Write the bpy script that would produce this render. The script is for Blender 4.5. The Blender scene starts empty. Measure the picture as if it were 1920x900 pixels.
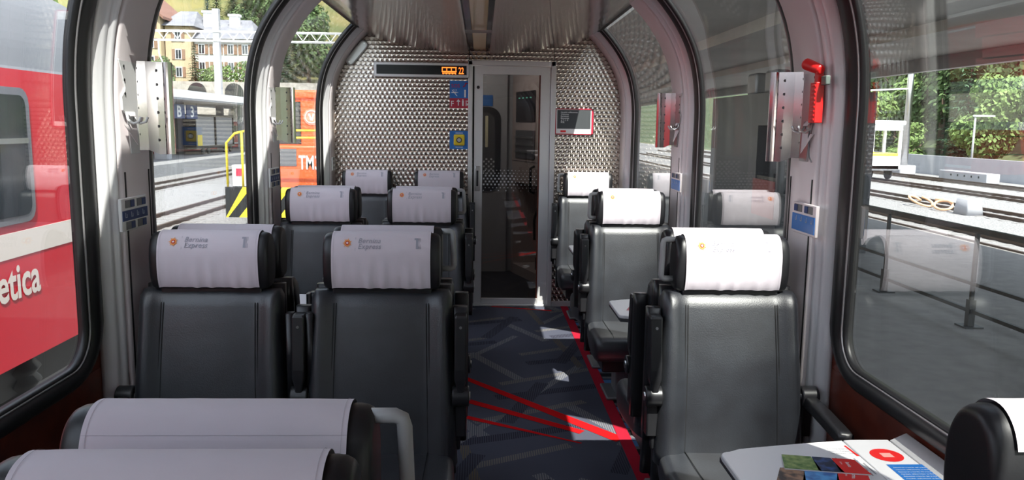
import bpy, bmesh, math, random
from mathutils import Vector, Matrix, noise
random.seed(7)
PI = math.pi
C = bpy.context.scene.collection

# ------------------------------------------------------------------ camera, sky, sun, exposure
FPX, PITCH, YAW, ROLL = 1490.0, .1426, .0407, .0136
EYE = Vector((0, 0, 1.521))
_cy, _sy, _cp, _sp = math.cos(YAW), math.sin(YAW), math.cos(PITCH), math.sin(PITCH)
FW = Vector((_sy*_cp, _cy*_cp, -_sp)); RT = Vector((_cy, -_sy, 0)); UP = RT.cross(FW)
_c, _s = math.cos(ROLL), math.sin(ROLL)
RT, UP = _c*RT + _s*UP, -_s*RT + _c*UP
cam_d = bpy.data.cameras.new('camera'); cam = bpy.data.objects.new('camera', cam_d); C.objects.link(cam)
cam_d.sensor_width = 36; cam_d.lens = 36*FPX/1920; cam_d.clip_start = .05; cam_d.clip_end = 2000
m3 = Matrix((RT, UP, -FW)).transposed()
cam.matrix_world = Matrix.Translation(EYE) @ m3.to_4x4()
bpy.context.scene.camera = cam
vs = bpy.context.scene.view_settings
vs.view_transform = 'Standard'; vs.look = 'None'; vs.gamma = 1; vs.use_curve_mapping = False
vs.exposure = 0.8
SUN_DIR = Vector((-.205, .67, -1.0)).normalized()
sd = bpy.data.lights.new('sun', 'SUN'); so = bpy.data.objects.new('sun', sd); C.objects.link(so)
sd.energy = 8.0; sd.angle = .009; sd.color = (1, .96, .9)
so.rotation_euler = (-SUN_DIR).to_track_quat('Z', 'Y').to_euler()
w = bpy.data.worlds.new('world'); bpy.context.scene.world = w; w.use_nodes = True
wn = w.node_tree; bg = wn.nodes['Background']
sky = wn.nodes.new('ShaderNodeTexSky'); sky.sky_type = 'NISHITA'; sky.sun_disc = False
sky.sun_elevation = math.radians(55); sky.sun_rotation = math.radians(163); sky.altitude = 1800
sky.air_density = 1.2; sky.dust_density = 2.0; sky.ozone_density = 1.0
hs = wn.nodes.new('ShaderNodeHueSaturation'); hs.inputs['Saturation'].default_value = .45
wn.links.new(sky.outputs[0], hs.inputs['Color']); wn.links.new(hs.outputs[0], bg.inputs[0]); bg.inputs[1].default_value = .46

def at(u, v, x=None, y=None, z=None):
    d = FW + RT*(u-960)/FPX - UP*(v-450)/FPX
    if x is not None: t = (x-EYE.x)/d.x
    elif y is not None: t = (y-EYE.y)/d.y
    else: t = (z-EYE.z)/d.z
    return EYE + d*t

# ------------------------------------------------------------------ helpers
def tag(o, label=None, cat=None, group=None, kind=None):
    if label: o['label'] = label
    if cat: o['category'] = cat
    if group: o['group'] = group
    if kind: o['kind'] = kind
    return o
def empty(name, loc=(0, 0, 0), rz=0, parent=None):
    o = bpy.data.objects.new(name, None); C.objects.link(o); o.location = loc; o.rotation_euler = (0, 0, rz)
    o.empty_display_size = .1
    if parent: o.parent = parent
    return o
def thing(name, label, cat, loc=(0, 0, 0), rz=0, group=None, kind=None):
    return tag(empty(name, loc, rz), label, cat, group, kind)
def kids(o): return [c for c in bpy.data.objects if c.parent == o]
def copy_tree(o, parent=None, top=True, kidmap=None):
    c = o.copy(); C.objects.link(c)
    if not top: c.parent = parent
    for ch in kidmap.get(o.name, []): copy_tree(ch, c, False, kidmap)
    return c
def kidmap_of():
    d = {}
    for o in bpy.data.objects:
        if o.parent: d.setdefault(o.parent.name, []).append(o)
    return d

class MB:
    def __init__(s): s.v = []; s.f = []; s.m = []; s.sm = []
    def add(s, vs_, fs, m=0, smooth=False):
        b = len(s.v); s.v += [tuple(p) for p in vs_]
        for f in fs: s.f.append([b+i for i in f]); s.m.append(m); s.sm.append(smooth)
        return s
    def box(s, c, d, m=0, rot=None):
        hx, hy, hz = d[0]/2, d[1]/2, d[2]/2
        vv = [Vector((sx*hx, sy*hy, sz*hz)) for sx in (-1, 1) for sy in (-1, 1) for sz in (-1, 1)]
        if rot is not None: vv = [rot @ p for p in vv]
        vv = [p + Vector(c) for p in vv]
        return s.add(vv, [(0,1,3,2),(4,6,7,5),(0,4,5,1),(2,3,7,6),(0,2,6,4),(1,5,7,3)], m)
    def b2(s, a, b, m=0):
        return s.box([(a[i]+b[i])/2 for i in range(3)], [abs(b[i]-a[i]) for i in range(3)], m)
    def cyl(s, a, b, r, r2=None, n=16, m=0, cap=True, smooth=True):
        a = Vector(a); b = Vector(b); r2 = r if r2 is None else r2
        ax = (b-a).normalized(); u = ax.orthogonal().normalized(); w_ = ax.cross(u)
        vv = []
        for i in range(n):
            t = 2*PI*i/n; d = u*math.cos(t)+w_*math.sin(t); vv += [a+d*r, b+d*r2]
        s.add(vv, [(2*i, 2*((i+1) % n), 2*((i+1) % n)+1, 2*i+1) for i in range(n)], m, smooth)
        if cap: 
            s.add([vv[2*i] for i in range(n)], [list(range(n))[::-1]], m); s.add([vv[2*i+1] for i in range(n)], [list(range(n))], m)
        return s
    def tube(s, pts, r, n=10, m=0, closed=False, rs=None):
        pts = [Vector(p) for p in pts]; rings = []; N = len(pts)
        prev = None
        for i, p in enumerate(pts):
            a = pts[(i-1) % N] if (i or closed) else p; b = pts[(i+1) % N] if (i < N-1 or closed) else p
            t = (b-a).normalized()
            if prev is None: u = t.orthogonal().normalized()
            else:
                u = prev - t*prev.dot(t); u = u.normalized() if u.length > 1e-6 else t.orthogonal().normalized()
            prev = u; w_ = t.cross(u); rr = rs[i] if rs else r
            rings.append([p+(u*math.cos(2*PI*k/n)+w_*math.sin(2*PI*k/n))*rr for k in range(n)])
        s.loft(rings, m=m, caps=not closed, wrap=closed); return s
    def loft(s, rings, m=0, caps=True, wrap=False, smooth=True, closed=True):
        n = len(rings[0]); vv = [p for r in rings for p in r]; fs = []
        R = len(rings)
        for i in range(R if wrap else R-1):
            j = (i+1) % R
            for k in range(n if closed else n-1):
                l = (k+1) % n; fs.append((i*n+k, i*n+l, j*n+l, j*n+k))
        s.add(vv, fs, m, smooth)
        if caps and closed:
            s.add(rings[0], [list(range(n))[::-1]], m, smooth); s.add(rings[-1], [list(range(n))], m, smooth)
        return s
    def prism(s, poly, fn, t0, t1, m=0):   # poly of (a,b), fn(a,b,t)->xyz
        n = len(poly); A = [fn(a, b, t0) for a, b in poly]; B = [fn(a, b, t1) for a, b in poly]
        s.add(A+B, [list(range(n))[::-1], [n+i for i in range(n)]] + [(i, (i+1) % n, n+(i+1) % n, n+i) for i in range(n)], m); return s
    def build(s, name, mats, parent=None, bevel=0, seg=2, label=None, kind=None, solid=0, fix=True):
        me = bpy.data.meshes.new(name); me.from_pydata(s.v, [], s.f)
        if not isinstance(mats, (list, tuple)): mats = [mats]
        for m in mats: me.materials.append(m)
        for p, mi, sm in zip(me.polygons, s.m, s.sm): p.material_index = mi; p.use_smooth = sm
        if fix:
            bm = bmesh.new(); bm.from_mesh(me)
            bmesh.ops.remove_doubles(bm, verts=bm.verts, dist=1e-5)
            bmesh.ops.recalc_face_normals(bm, faces=bm.faces); bm.to_mesh(me); bm.free()
        me.update()
        o = bpy.data.objects.new(name, me); C.objects.link(o)
        if parent: o.parent = parent
        if solid:
            md = o.modifiers.new('s', 'SOLIDIFY'); md.thickness = solid; md.offset = 0
        if bevel:
            md = o.modifiers.new('b', 'BEVEL'); md.width = bevel; md.segments = seg; md.limit_method = 'ANGLE'; md.angle_limit = .6
            try: md.harden_normals = False
            except Exception: pass
            for p in me.polygons: p.use_smooth = True
            me.set_sharp_from_angle(angle=.7) if hasattr(me, 'set_sharp_from_angle') else None
        if label: o['label'] = label
        if kind: o['kind'] = kind
        return o

def crom(P, n=6, closed=True):
    out = []; N = len(P)
    for i in range(N if closed else N-1):
        if closed: a, b, c, d = P[(i-1) % N], P[i], P[(i+1) % N], P[(i+2) % N]
        else: a, b, c, d = P[max(i-1, 0)], P[i], P[i+1], P[min(i+2, N-1)]
        for k in range(n):
            t = k/n
            out.append(tuple(.5*((2*b[j])+(-a[j]+c[j])*t+(2*a[j]-5*b[j]+4*c[j]-d[j])*t*t+(-a[j]+3*b[j]-3*c[j]+d[j])*t**3) for j in range(len(b))))
    if not closed: out.append(tuple(P[-1]))
    return out
def rrect(w_, h, r, k=5):
    out = []
    for cx, cy, a0 in ((w_/2-r, h/2-r, 0), (-w_/2+r, h/2-r, PI/2), (-w_/2+r, -h/2+r, PI), (w_/2-r, -h/2+r, 1.5*PI)):
        for i in range(k+1):
            a = a0+PI/2*i/k; out.append((cx+r*math.cos(a), cy+r*math.sin(a)))
    return out
_txt = {}
def text_geo(body, size, bold=0.0, shear=0.0, align='LEFT', sp=1.0):
    key = (body, size, bold, shear, align, sp)
    if key in _txt: return _txt[key]
    cu = bpy.data.curves.new('lettering_curve', 'FONT'); cu.body = body; cu.size = size; cu.offset = bold*size
    cu.shear = shear; cu.align_x = align; cu.space_character = sp; cu.resolution_u = 3
    o = bpy.data.objects.new('lettering_tmp', cu); C.objects.link(o)
    bpy.context.view_layer.update()
    me = bpy.data.meshes.new_from_object(o.evaluated_get(bpy.context.evaluated_depsgraph_get()))
    V = [(p.co.x, p.co.y) for p in me.vertices]; F = [list(p.vertices) for p in me.polygons]
    bpy.data.objects.remove(o); bpy.data.curves.remove(cu); bpy.data.meshes.remove(me)
    _txt[key] = (V, F); return V, F
def put_text(mb, body, size, fn, m=0, **k):
    V, F = text_geo(body, size, **k)
    mb.add([fn(a, b) for a, b in V], F, m)

# ------------------------------------------------------------------ materials
def mat(name, col, rough=.5, metal=0, spec=.5, bump=None, var=None, emit=None, coat=0, sheen=0, aniso=0):
    m = bpy.data.materials.new(name); m.use_nodes = True; nt = m.node_tree; b = nt.nodes['Principled BSDF']
    b.inputs['Base Color'].default_value = (*col, 1); b.inputs['Roughness'].default_value = rough
    b.inputs['Metallic'].default_value = metal; b.inputs['Specular IOR Level'].default_value = spec
    b.inputs['Coat Weight'].default_value = coat; b.inputs['Sheen Weight'].default_value = sheen
    if emit: b.inputs['Emission Color'].default_value = (*emit[0], 1); b.inputs['Emission Strength'].default_value = emit[1]
    tc = nt.nodes.new('ShaderNodeTexCoord')
    if bump:
        n = nt.nodes.new('ShaderNodeTexNoise'); n.inputs['Scale'].default_value = bump[0]; n.inputs['Detail'].default_value = 4
        nt.links.new(tc.outputs['Object'], n.inputs['Vector'])
        bu = nt.nodes.new('ShaderNodeBump'); bu.inputs['Strength'].default_value = bump[1]; bu.inputs['Distance'].default_value = bump[2]
        nt.links.new(n.outputs[0], bu.inputs['Height']); nt.links.new(bu.outputs[0], b.inputs['Normal'])
    if var:  # (scale, colour2, lo, hi)
        n = nt.nodes.new('ShaderNodeTexNoise'); n.inputs['Scale'].default_value = var[0]; n.inputs['Detail'].default_value = 5
        nt.links.new(tc.outputs['Object'], n.inputs['Vector'])
        r = nt.nodes.new('ShaderNodeValToRGB'); r.color_ramp.elements[0].position = var[2]; r.color_ramp.elements[1].position = var[3]
        r.color_ramp.elements[0].color = (*col, 1); r.color_ramp.elements[1].color = (*var[1], 1)
        nt.links.new(n.outputs[0], r.inputs[0]); nt.links.new(r.outputs[0], b.inputs['Base Color'])
    return m
M = {}
M['leather'] = mat('leather', (.009, .010, .014), .45, spec=.85, bump=(240, .4, .0015), var=(9, (.017, .020, .026), .35, .7), sheen=.03)
M['leather_dark'] = mat('leather_dark', (.012, .012, .014), .42, bump=(200, .1, .001))
M['seam'] = mat('seam_thread', (.006, .006, .007), .7)
M['cover'] = mat('cover_cloth', (.68, .62, .675), .9, bump=(28, .25, .004), sheen=.2)
M['hem'] = mat('hem_thread', (.42, .39, .43), .9)
M['print'] = mat('cover_print', (.36, .36, .42), .9)
M['orange_print'] = mat('orange_print', (.85, .33, .09), .9)
M['red_print'] = mat('red_print', (.55, .03, .03), .9)
M['white_print'] = mat('white_print', (.9, .9, .9), .8)
M['blackpl'] = mat('black_plastic', (.014, .014, .016), .35)
M['greypl'] = mat('grey_handle', (.38, .38, .38), .45, bump=(900, .1, .0005))
M['steel'] = mat('steel', (.6, .6, .6), .28, metal=1)
M['chrome'] = mat('chrome', (.78, .78, .8), .06, metal=1)
M['guard'] = mat('guard_steel', (.52, .47, .49), .10, metal=1)
M['dull'] = mat('dull_metal', (.20, .2, .21), .5, metal=.6)
M['gasket'] = mat('rubber_gasket', (.012, .012, .013), .42, bump=(60, .1, .002))
M['strip'] = mat('locking_strip', (.35, .34, .35), .35, metal=.5)
M['pillar'] = mat('pillar_paint', (.78, .71, .72), .42, spec=.4)
M['trim'] = mat('trim_aluminium', (.86, .85, .87), .28, metal=.25)
M['alu'] = mat('aluminium', (.72, .71, .71), .36, metal=.4)
M['wood'] = mat('wood_panel', (.085, .014, .008), .35, var=(14, (.15, .03, .015), .3, .75))
M['table'] = mat('table_top', (.74, .73, .74), .3)
M['tedge'] = mat('table_edge', (.05, .05, .055), .4)
M['blue'] = mat('sign_blue', (.02, .16, .5), .4)
M['navy'] = mat('navy', (.015, .04, .15), .5)
M['signred'] = mat('sign_red', (.45, .02, .05), .4)
M['red'] = mat('red_plastic', (.75, .02, .02), .35)
M['white'] = mat('white_paint', (.8, .8, .8), .5)
M['black'] = mat('black', (.01, .01, .01), .5)
M['yellow'] = mat('yellow', (.8, .6, .03), .45)
M['led'] = mat('led_orange', (.1, .02, 0), .5, emit=((1, .16, .02), 1.6))
M['vest'] = mat('vestibule_panel', (.42, .42, .43), .45)
M['vestwarm'] = mat('vestibule_cabinet', (.50, .42, .39), .45)
M['vfloor'] = mat('vestibule_floor', (.03, .03, .035), .6)
M['grey'] = mat('grey_plastic', (.3, .3, .31), .5)

def glass_mat(name, tint, boost=1.0, rough=0.0):
    m = bpy.data.materials.new(name); m.use_nodes = True; nt = m.node_tree; nt.nodes.clear()
    out = nt.nodes.new('ShaderNodeOutputMaterial'); mix = nt.nodes.new('ShaderNodeMixShader')
    tr = nt.nodes.new('ShaderNodeBsdfTransparent'); tr.inputs[0].default_value = (*tint, 1)
    gl = nt.nodes.new('ShaderNodeBsdfGlossy'); gl.inputs['Roughness'].default_value = rough
    lw = nt.nodes.new('ShaderNodeLayerWeight'); lw.inputs[0].default_value = .5
    p = nt.nodes.new('ShaderNodeMath'); p.operation = 'POWER'; p.inputs[1].default_value = 4.2
    q = nt.nodes.new('ShaderNodeMath'); q.operation = 'MULTIPLY_ADD'; q.inputs[1].default_value = .8*boost; q.inputs[2].default_value = .065*boost
    nt.links.new(lw.outputs['Facing'], p.inputs[0]); nt.links.new(p.outputs[0], q.inputs[0]); nt.links.new(q.outputs[0], mix.inputs[0])
    nt.links.new(tr.outputs[0], mix.inputs[1]); nt.links.new(gl.outputs[0], mix.inputs[2]); nt.links.new(mix.outputs[0], out.inputs[0])
    return m
M['glass'] = glass_mat('window_glass', (.95, .97, .96))
M['doorglass'] = glass_mat('door_glass', (.62, .62, .62))

def perlage():
    m = bpy.data.materials.new('perlage_steel'); m.use_nodes = True; nt = m.node_tree; b = nt.nodes['Principled BSDF']
    L = nt.links.new
    def M_(op, a, b_=None, c=None):
        n = nt.nodes.new('ShaderNodeMath'); n.operation = op
        for i, v in enumerate((a, b_, c)):
            if v is None: continue
            if hasattr(v, 'links'): L(v, n.inputs[i])
            else: n.inputs[i].default_value = v
        return n.outputs[0]
    geo = nt.nodes.new('ShaderNodeNewGeometry'); sep = nt.nodes.new('ShaderNodeSeparateXYZ'); L(geo.outputs['Position'], sep.inputs[0])
    S, Hh, R = .037, .0325, .84
    x = M_('DIVIDE', sep.outputs[0], S); z = M_('DIVIDE', sep.outputs[2], S)
    hz = Hh/S
    def cell(roff):
        r = M_('ADD', M_('FLOOR', M_('DIVIDE', z, hz)), roff)
        off = M_('MULTIPLY', M_('MODULO', M_('ADD', r, 1000), 2), .5)
        cx = M_('ADD', M_('ROUND', M_('SUBTRACT', x, off)), off)
        dx = M_('SUBTRACT', x, cx); dz = M_('SUBTRACT', z, M_('MULTIPLY', r, hz))
        d = M_('SQRT', M_('ADD', M_('MULTIPLY', dx, dx), M_('MULTIPLY', dz, dz)))
        return dx, dz, d
    ax, az, ad = cell(1.0); bx, bz, bd = cell(0.0)
    use = M_('LESS_THAN', ad, R*.85)
    def mixv(p, q): return M_('ADD', M_('MULTIPLY', p, use), M_('MULTIPLY', q, M_('SUBTRACT', 1, use)))
    dx, dz, d = mixv(ax, bx), mixv(az, bz), mixv(ad, bd)
    comb = nt.nodes.new('ShaderNodeCombineXYZ'); L(dx, comb.inputs[0]); L(dz, comb.inputs[2])
    nrm = nt.nodes.new('ShaderNodeVectorMath'); nrm.operation = 'NORMALIZE'; L(comb.outputs[0], nrm.inputs[0])
    L(nrm.outputs[0], b.inputs['Tangent'])
    b.inputs['Base Color'].default_value = (.56, .52, .48, 1); b.inputs['Metallic'].default_value = 1
    b.inputs['Roughness'].default_value = .27; b.inputs['Anisotropic'].default_value = .95
    # each spot is a slightly dished cut, a step where it overlaps the one below
    bu = nt.nodes.new('ShaderNodeBump'); bu.inputs['Strength'].default_value = 1.0; bu.inputs['Distance'].default_value = .0072
    # darker colour painted between spots to deepen the contrast of their reflections
    rr = nt.nodes.new('ShaderNodeValToRGB'); rr.color_ramp.elements[0].position = .50; rr.color_ramp.elements[1].position = .60
    rr.color_ramp.elements[0].color = (.64, .575, .51, 1); rr.color_ramp.elements[1].color = (.22, .185, .16, 1)
    L(d, rr.inputs[0]); L(rr.outputs[0], b.inputs['Base Color'])
    L(M_('MULTIPLY', M_('MULTIPLY', d, d), 1.0), bu.inputs['Height']); L(bu.outputs[0], b.inputs['Normal'])
    return m
M['perlage'] = perlage()

def carpet():
    m = mat('carpet', (.03, .033, .048), .95, spec=.1); nt = m.node_tree; b = nt.nodes['Principled BSDF']; L = nt.links.new
    geo = nt.nodes.new('ShaderNodeNewGeometry'); sep = nt.nodes.new('ShaderNodeSeparateXYZ'); L(geo.outputs['Position'], sep.inputs[0])
    def math_(op, *a):
        n = nt.nodes.new('ShaderNodeMath'); n.operation = op
        for i, v in enumerate(a):
            if hasattr(v, 'links'): L(v, n.inputs[i])
            else: n.inputs[i].default_value = v
        return n.outputs[0]
    def mixc(f, a, c):
        n = nt.nodes.new('ShaderNodeMix'); n.data_type = 'RGBA'; L(f, n.inputs[0])
        for s_, v in ((n.inputs[6], a), (n.inputs[7], c)):
            if hasattr(v, 'links'): L(v, s_)
            else: s_.default_value = (*v, 1)
        return n.outputs[2]
    # crossing straight streaks in greys on dark blue
    col = None; base = (.068, .072, .098)
    fine = nt.nodes.new('ShaderNodeTexNoise'); fine.inputs['Scale'].default_value = 420; L(geo.outputs['Position'], fine.inputs['Vector'])
    streaks = [(.5, .62, .04, .11, (.17, .17, .18)), (-1.1, .48, .035, .4, (.15, .14, .13)), (1.9, .55, .05, .7, (.03, .03, .045)),
               (2.6, .7, .03, .2, (.17, .17, .18)), (.15, .9, .03, .5, (.12, .10, .075)), (-.35, .66, .05, .9, (.035, .035, .05))]
    cur = base
    for ang, per, wd, ph, c2 in streaks:
        u = math_('ADD', math_('MULTIPLY', sep.outputs[0], math.cos(ang)), math_('MULTIPLY', sep.outputs[1], math.sin(ang)))
        v = math_('ADD', math_('MULTIPLY', sep.outputs[0], -math.sin(ang)), math_('MULTIPLY', sep.outputs[1], math.cos(ang)))
        fr = math_('FRACT', math_('ADD', math_('DIVIDE', u, per), ph))
        on = math_('LESS_THAN', fr, wd/per*1.6)
        seg = math_('LESS_THAN', math_('FRACT', math_('ADD', math_('MULTIPLY', v, .9), math_('MULTIPLY', math_('FLOOR', math_('ADD', math_('DIVIDE', u, per), ph)), .37))), .62)
        dots = math_('GREATER_THAN', math_('FRACT', math_('MULTIPLY', sep.outputs[0], 90)), .35)
        f = math_('MULTIPLY', math_('MULTIPLY', on, seg), dots)
        cur = mixc(f, cur, c2)
    # striped zone on the right of the aisle
    yy = math_('FRACT', math_('DIVIDE', sep.outputs[1], .235))
    ramp = nt.nodes.new('ShaderNodeValToRGB'); cr = ramp.color_ramp; cr.interpolation = 'CONSTANT'
    cr.elements[0].position = 0; cr.elements[0].color = (.012, .012, .014, 1)
    cr.elements[1].position = .28; cr.elements[1].color = (.10, .10, .11, 1)
    for p, c3 in ((.42, (.07, .17, .36)), (.72, (.04, .05, .08)), (.84, (.13, .13, .14))):
        e = cr.elements.new(p); e.color = (*c3, 1)
    L(yy, ramp.inputs[0])
    right = math_('GREATER_THAN', sep.outputs[0], .735)
    cur = mixc(right, cur, ramp.outputs[0])
    L(cur, b.inputs['Base Color'])
    bu = nt.nodes.new('ShaderNodeBump'); bu.inputs['Strength'].default_value = .3; bu.inputs['Distance'].default_value = .003
    L(fine.outputs[0], bu.inputs['Height']); L(bu.outputs[0], b.inputs['Normal'])
    return m
M['carpet'] = carpet()
M['cred'] = mat('carpet_red', (.50, .006, .008), .95, spec=.1, bump=(400, .3, .003))
M['cpink'] = mat('carpet_crimson', (.36, .012, .03), .95, spec=.1, bump=(400, .3, .003))
M['ceil'] = mat('ceiling_lacquer', (.76, .70, .68), .08, metal=.3, spec=.8)
M['slot'] = mat('ceiling_lamp_cover', (.80, .62, .34), .15)
M['slotdark'] = mat('ceiling_slot', (.1, .1, .1), .25, metal=.8)

# ------------------------------------------------------------------ car shell
XC = -.02
PL = [-4.685, -2.81, -.935, .94, 2.815, 4.69, 6.565]      # pillar centres along the car
_prof = crom([(1.25, 0), (1.25, .8), (1.25, 1.45), (1.247, 1.66), (1.228, 1.82), (1.188, 1.96), (1.12, 2.09), (1.03, 2.21), (.93, 2.31), (.80, 2.40), (.6, 2.50)], 6, closed=False)
_len = [0]
for a, b in zip(_prof, _prof[1:]): _len.append(_len[-1]+math.hypot(b[0]-a[0], b[1]-a[1]))
STOP = None
def prof(s):
    i = 0
    while i < len(_len)-2 and _len[i+1] < s: i += 1
    t = (s-_len[i])/(_len[i+1]-_len[i]); a, b = _prof[i], _prof[i+1]
    dx, dz = b[0]-a[0], b[1]-a[1]; l = math.hypot(dx, dz)
    return a[0]+dx*t, a[1]+dz*t, dz/l, -dx/l        # outward normal (dz,-dx)
SMAX = next(l for l, p in zip(_len, _prof) if p[0] < .96)
def surf(side, y, s, h=0):
    x, z, nx, nz = prof(s)
    return Vector((XC+side*(x-h*nx), y, z-h*nz))
SS = [l for l in _len if l <= SMAX] + [SMAX]
def sweep_profile(mb, side, sec, s0, s1, m=0, ns=40):   # sec: closed (y,h) loop swept up the wall profile
    rings = [[surf(side, y, s0+(s1-s0)*i/ns, h) for y, h in sec] for i in range(ns+1)]
    mb.loft(rings, m=m)

floor = MB().b2((-1.27, -5.0, -.06), (1.23, 6.67, 0))
def strip(p, q, w0, w1, m):
    p = Vector((p[0], p[1])); q = Vector((q[0], q[1])); d = (q-p).normalized(); n = Vector((-d.y, d.x))
    pts = [p+n*w0/2, p-n*w0/2, q-n*w1/2, q+n*w1/2]
    floor.add([(a.x, a.y, .0015+.0004*m) for a in pts], [(0, 1, 2, 3)], m)
strip((-.30, 4.93), (.70, 3.70), .035, .075, 1)
strip((-.30, 4.45), (.52, 3.80), .055, .05, 1)
strip((-.40, 4.22), (.50, 3.66), .06, .012, 1)
strip((.10, 6.60), (.60, 6.45), .02, .03, 1)
strip((.73, -5), (.72, 6.62), .062, .062, 2)
floor.build('floor', [M['carpet'], M['cred'], M['cpink']], kind='structure', fix=False)

# lower walls with wood-look panels
for side, nm in ((-1, 'left'), (1, 'right')):
    wl = empty('wall_'+nm); wl['kind'] = 'structure'
    x0 = XC+side*1.25; x1 = XC+side*1.33; x2 = XC+side*1.252
    q = MB().b2((min(x0, x1), -5, -.06), (max(x0, x1), 6.7, .70))
    for p in PL: x3 = XC+side*1.258; q.b2((min(x2, x3), max(-5, p-.25), .69), (max(x2, x3), min(6.7, p+.25), .90))
    q.build('wall_panel', M['wood'], wl)
    for i, p in enumerate(PL[:-1]):
        mb = MB(); 
        sec = [(p-.118, -.03), (p-.118, .070), (p-.108, .078), (p+.108, .078), (p+.118, .070), (p+.118, -.03)]
        sweep_profile(mb, side, sec, .0, SMAX+.12)
        mb.build('pillar', M['pillar'], wl)
        for sg in (-1, 1):
            mb = MB()
            a = p+sg*.118; e = p+sg*.178
            sec = [(a, 0), (a, .062), (a+sg*.012, .068), (a+sg*.022, .060), (a+sg*.026, .048), (a+sg*.034, .05), (a+sg*.045, .045), (e, .012), (e, 0)]
            sweep_profile(mb, side, sec, .30, SMAX+.1); mb.build('pillar_trim', M['trim'], wl)
            mb = MB(); g = a+sg*-.022
            sweep_profile(mb, side, [(g-.005, .078), (g-.005, .0795), (g+.005, .0795), (g+.005, .078)], .52, 1.35, ns=8)
            mb.build('pillar_slot', M['black'], wl)
    # end half pillar
    p = 6.565; mb = MB(); sweep_profile(mb, side, [(p-.118, -.03), (p-.118, .062), (p-.108, .07), (6.64, .07), (6.64, -.03)], 0, SMAX+.12); mb.build('pillar', M['pillar'], wl)
    mb = MB(); a = p-.118; e = p-.178
    sweep_profile(mb, side, [(a, 0), (a, .062), (a-.022, .060), (a-.026, .048), (a-.045, .045), (e, .012), (e, 0)], .3, SMAX+.1); mb.build('pillar_trim', M['trim'], wl)
    # upper rail where the side glass meets the roof
    mb = MB(); xr = XC+side*.955
    mb.b2((min(xr, XC+side*.93), -5, 2.262), (max(xr, XC+side*.93), 6.63, 2.33)); mb.build('roof_rail', M['black'], wl)

# windows: glass, rubber gasket, locking strip
SB = .755
win_n = 0
for side in (-1, 1):
    for i in range(len(PL)-1):
        y0, y1 = PL[i]+.288, PL[i+1]-.288; r = .11
        win_n += 1
        wo = empty('window_%d' % win_n); wo['kind'] = 'structure'
        # glass
        rows = [SB + r*(1-math.cos(PI/2*k/6)) for k in range(7)] + [s for s in SS if s > SB+r+.02] + [SMAX+.06]
        mb = MB(); NY = 6; ext = .012
        def inset(s): return 0 if s > SB+r else r - math.sqrt(max(0, r*r-(SB+r-s)**2))
        for hh in (.0, .006):
            mb.loft([[surf(side, (y0-ext+inset(s))+((y1-y0+2*ext)-2*inset(s))*k/NY, s, hh) for k in range(NY+1)] for s in rows], closed=False)
        mb.build('pane', M['glass'], wo, fix=False)
        # gasket path
        path = [(y1, s, 1, 0) for s in [SMAX+.06]+[s for s in reversed(SS) if s > SB+r+.02]+[SB+r]]
        path += [(y1-r+r*math.cos(t), SB+r-r*math.sin(t), math.cos(t), -math.sin(t)) for t in [PI/2*k/8 for k in range(1, 9)]]
        path += [(y0+(y1-y0)*(1-k/6)+0*r, SB, 0, -1) for k in range(1, 6) if y0+r < y0+(y1-y0)*(1-k/6) < y1-r]
        path += [(y0+r-r*math.sin(t), SB+r-r*math.cos(t), -math.sin(t), -math.cos(t)) for t in [PI/2*k/8 for k in range(0, 8)]]
        path += [(y0, s, -1, 0) for s in [SB+r]+[s for s in SS if s > SB+r+.02]+[SMAX+.06]]
        def ring(us):
            rr = []
            for yy, s, ny, ns in path:
                f = 1 - .38*abs(ns)
                rr.append([surf(side, yy+ny*u*f, s+ns*u*f, h) for u, h in us])
            return rr
        MB().loft(ring([(-.004, -.01), (-.004, .012), (.006, .02), (.016, .016), (.022, .024), (.05, .034), (.085, .03), (.105, .018), (.112, .0), (.112, -.01)])).build('gasket', M['gasket'], wo)
        MB().loft(ring([(.009, .012), (.009, .0235), (.016, .0235), (.016, .012)])).build('locking_strip', M['strip'], wo)

# ceiling and roof
cz = crom([(-.955, 2.285), (-.90, 2.245), (-.76, 2.192), (-.5, 2.143), (-.28, 2.115), (0, 2.107), (.28, 2.115), (.5, 2.143), (.76, 2.192), (.90, 2.245), (.955, 2.285)], 4, closed=False)
def zc(x):
    for a, b in zip(cz, cz[1:]):
        if a[0] <= x <= b[0]: return a[1]+(b[1]-a[1])*(x-a[0])/(b[0]-a[0]+1e-9)
ceil = empty('ceiling'); ceil['kind'] = 'structure'
for lo, hi in ((-.955, -.085), (.085, .955)):
    xs = sorted(set([lo, hi]+[p[0] for p in cz if lo < p[0] < hi]))
    rings = []
    for y in (-5, 6.632):
        rings.append([(XC+x, y, zc(x)) for x in xs]+[(XC+x, y, zc(x)+.03) for x in reversed(xs)])
    MB().loft(rings).build('ceiling_panel', M['ceil'], ceil)
MB().b2((XC-.97, -5, 2.34), (XC+.97, 6.7, 2.42)).build('roof_slab', M['white'], ceil)
sl = MB(); sl.b2((XC-.09, -5, 2.15), (XC+.09, 6.632, 2.17)); sl.build('light_channel', M['slotdark'], ceil)
MB().b2((XC-.045, -5, 2.135), (XC+.055, 6.632, 2.15)).build('lamp_cover', M['slot'], ceil, bevel=.004)
for y in (.6, .64, 1.9, 1.94, 3.55, 3.62, 5.2, 5.27):
    MB().b2((XC-.086, y, 2.112), (XC+.086, y+.012, 2.122)).build('cross_bar', M['steel'], ceil)

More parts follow.
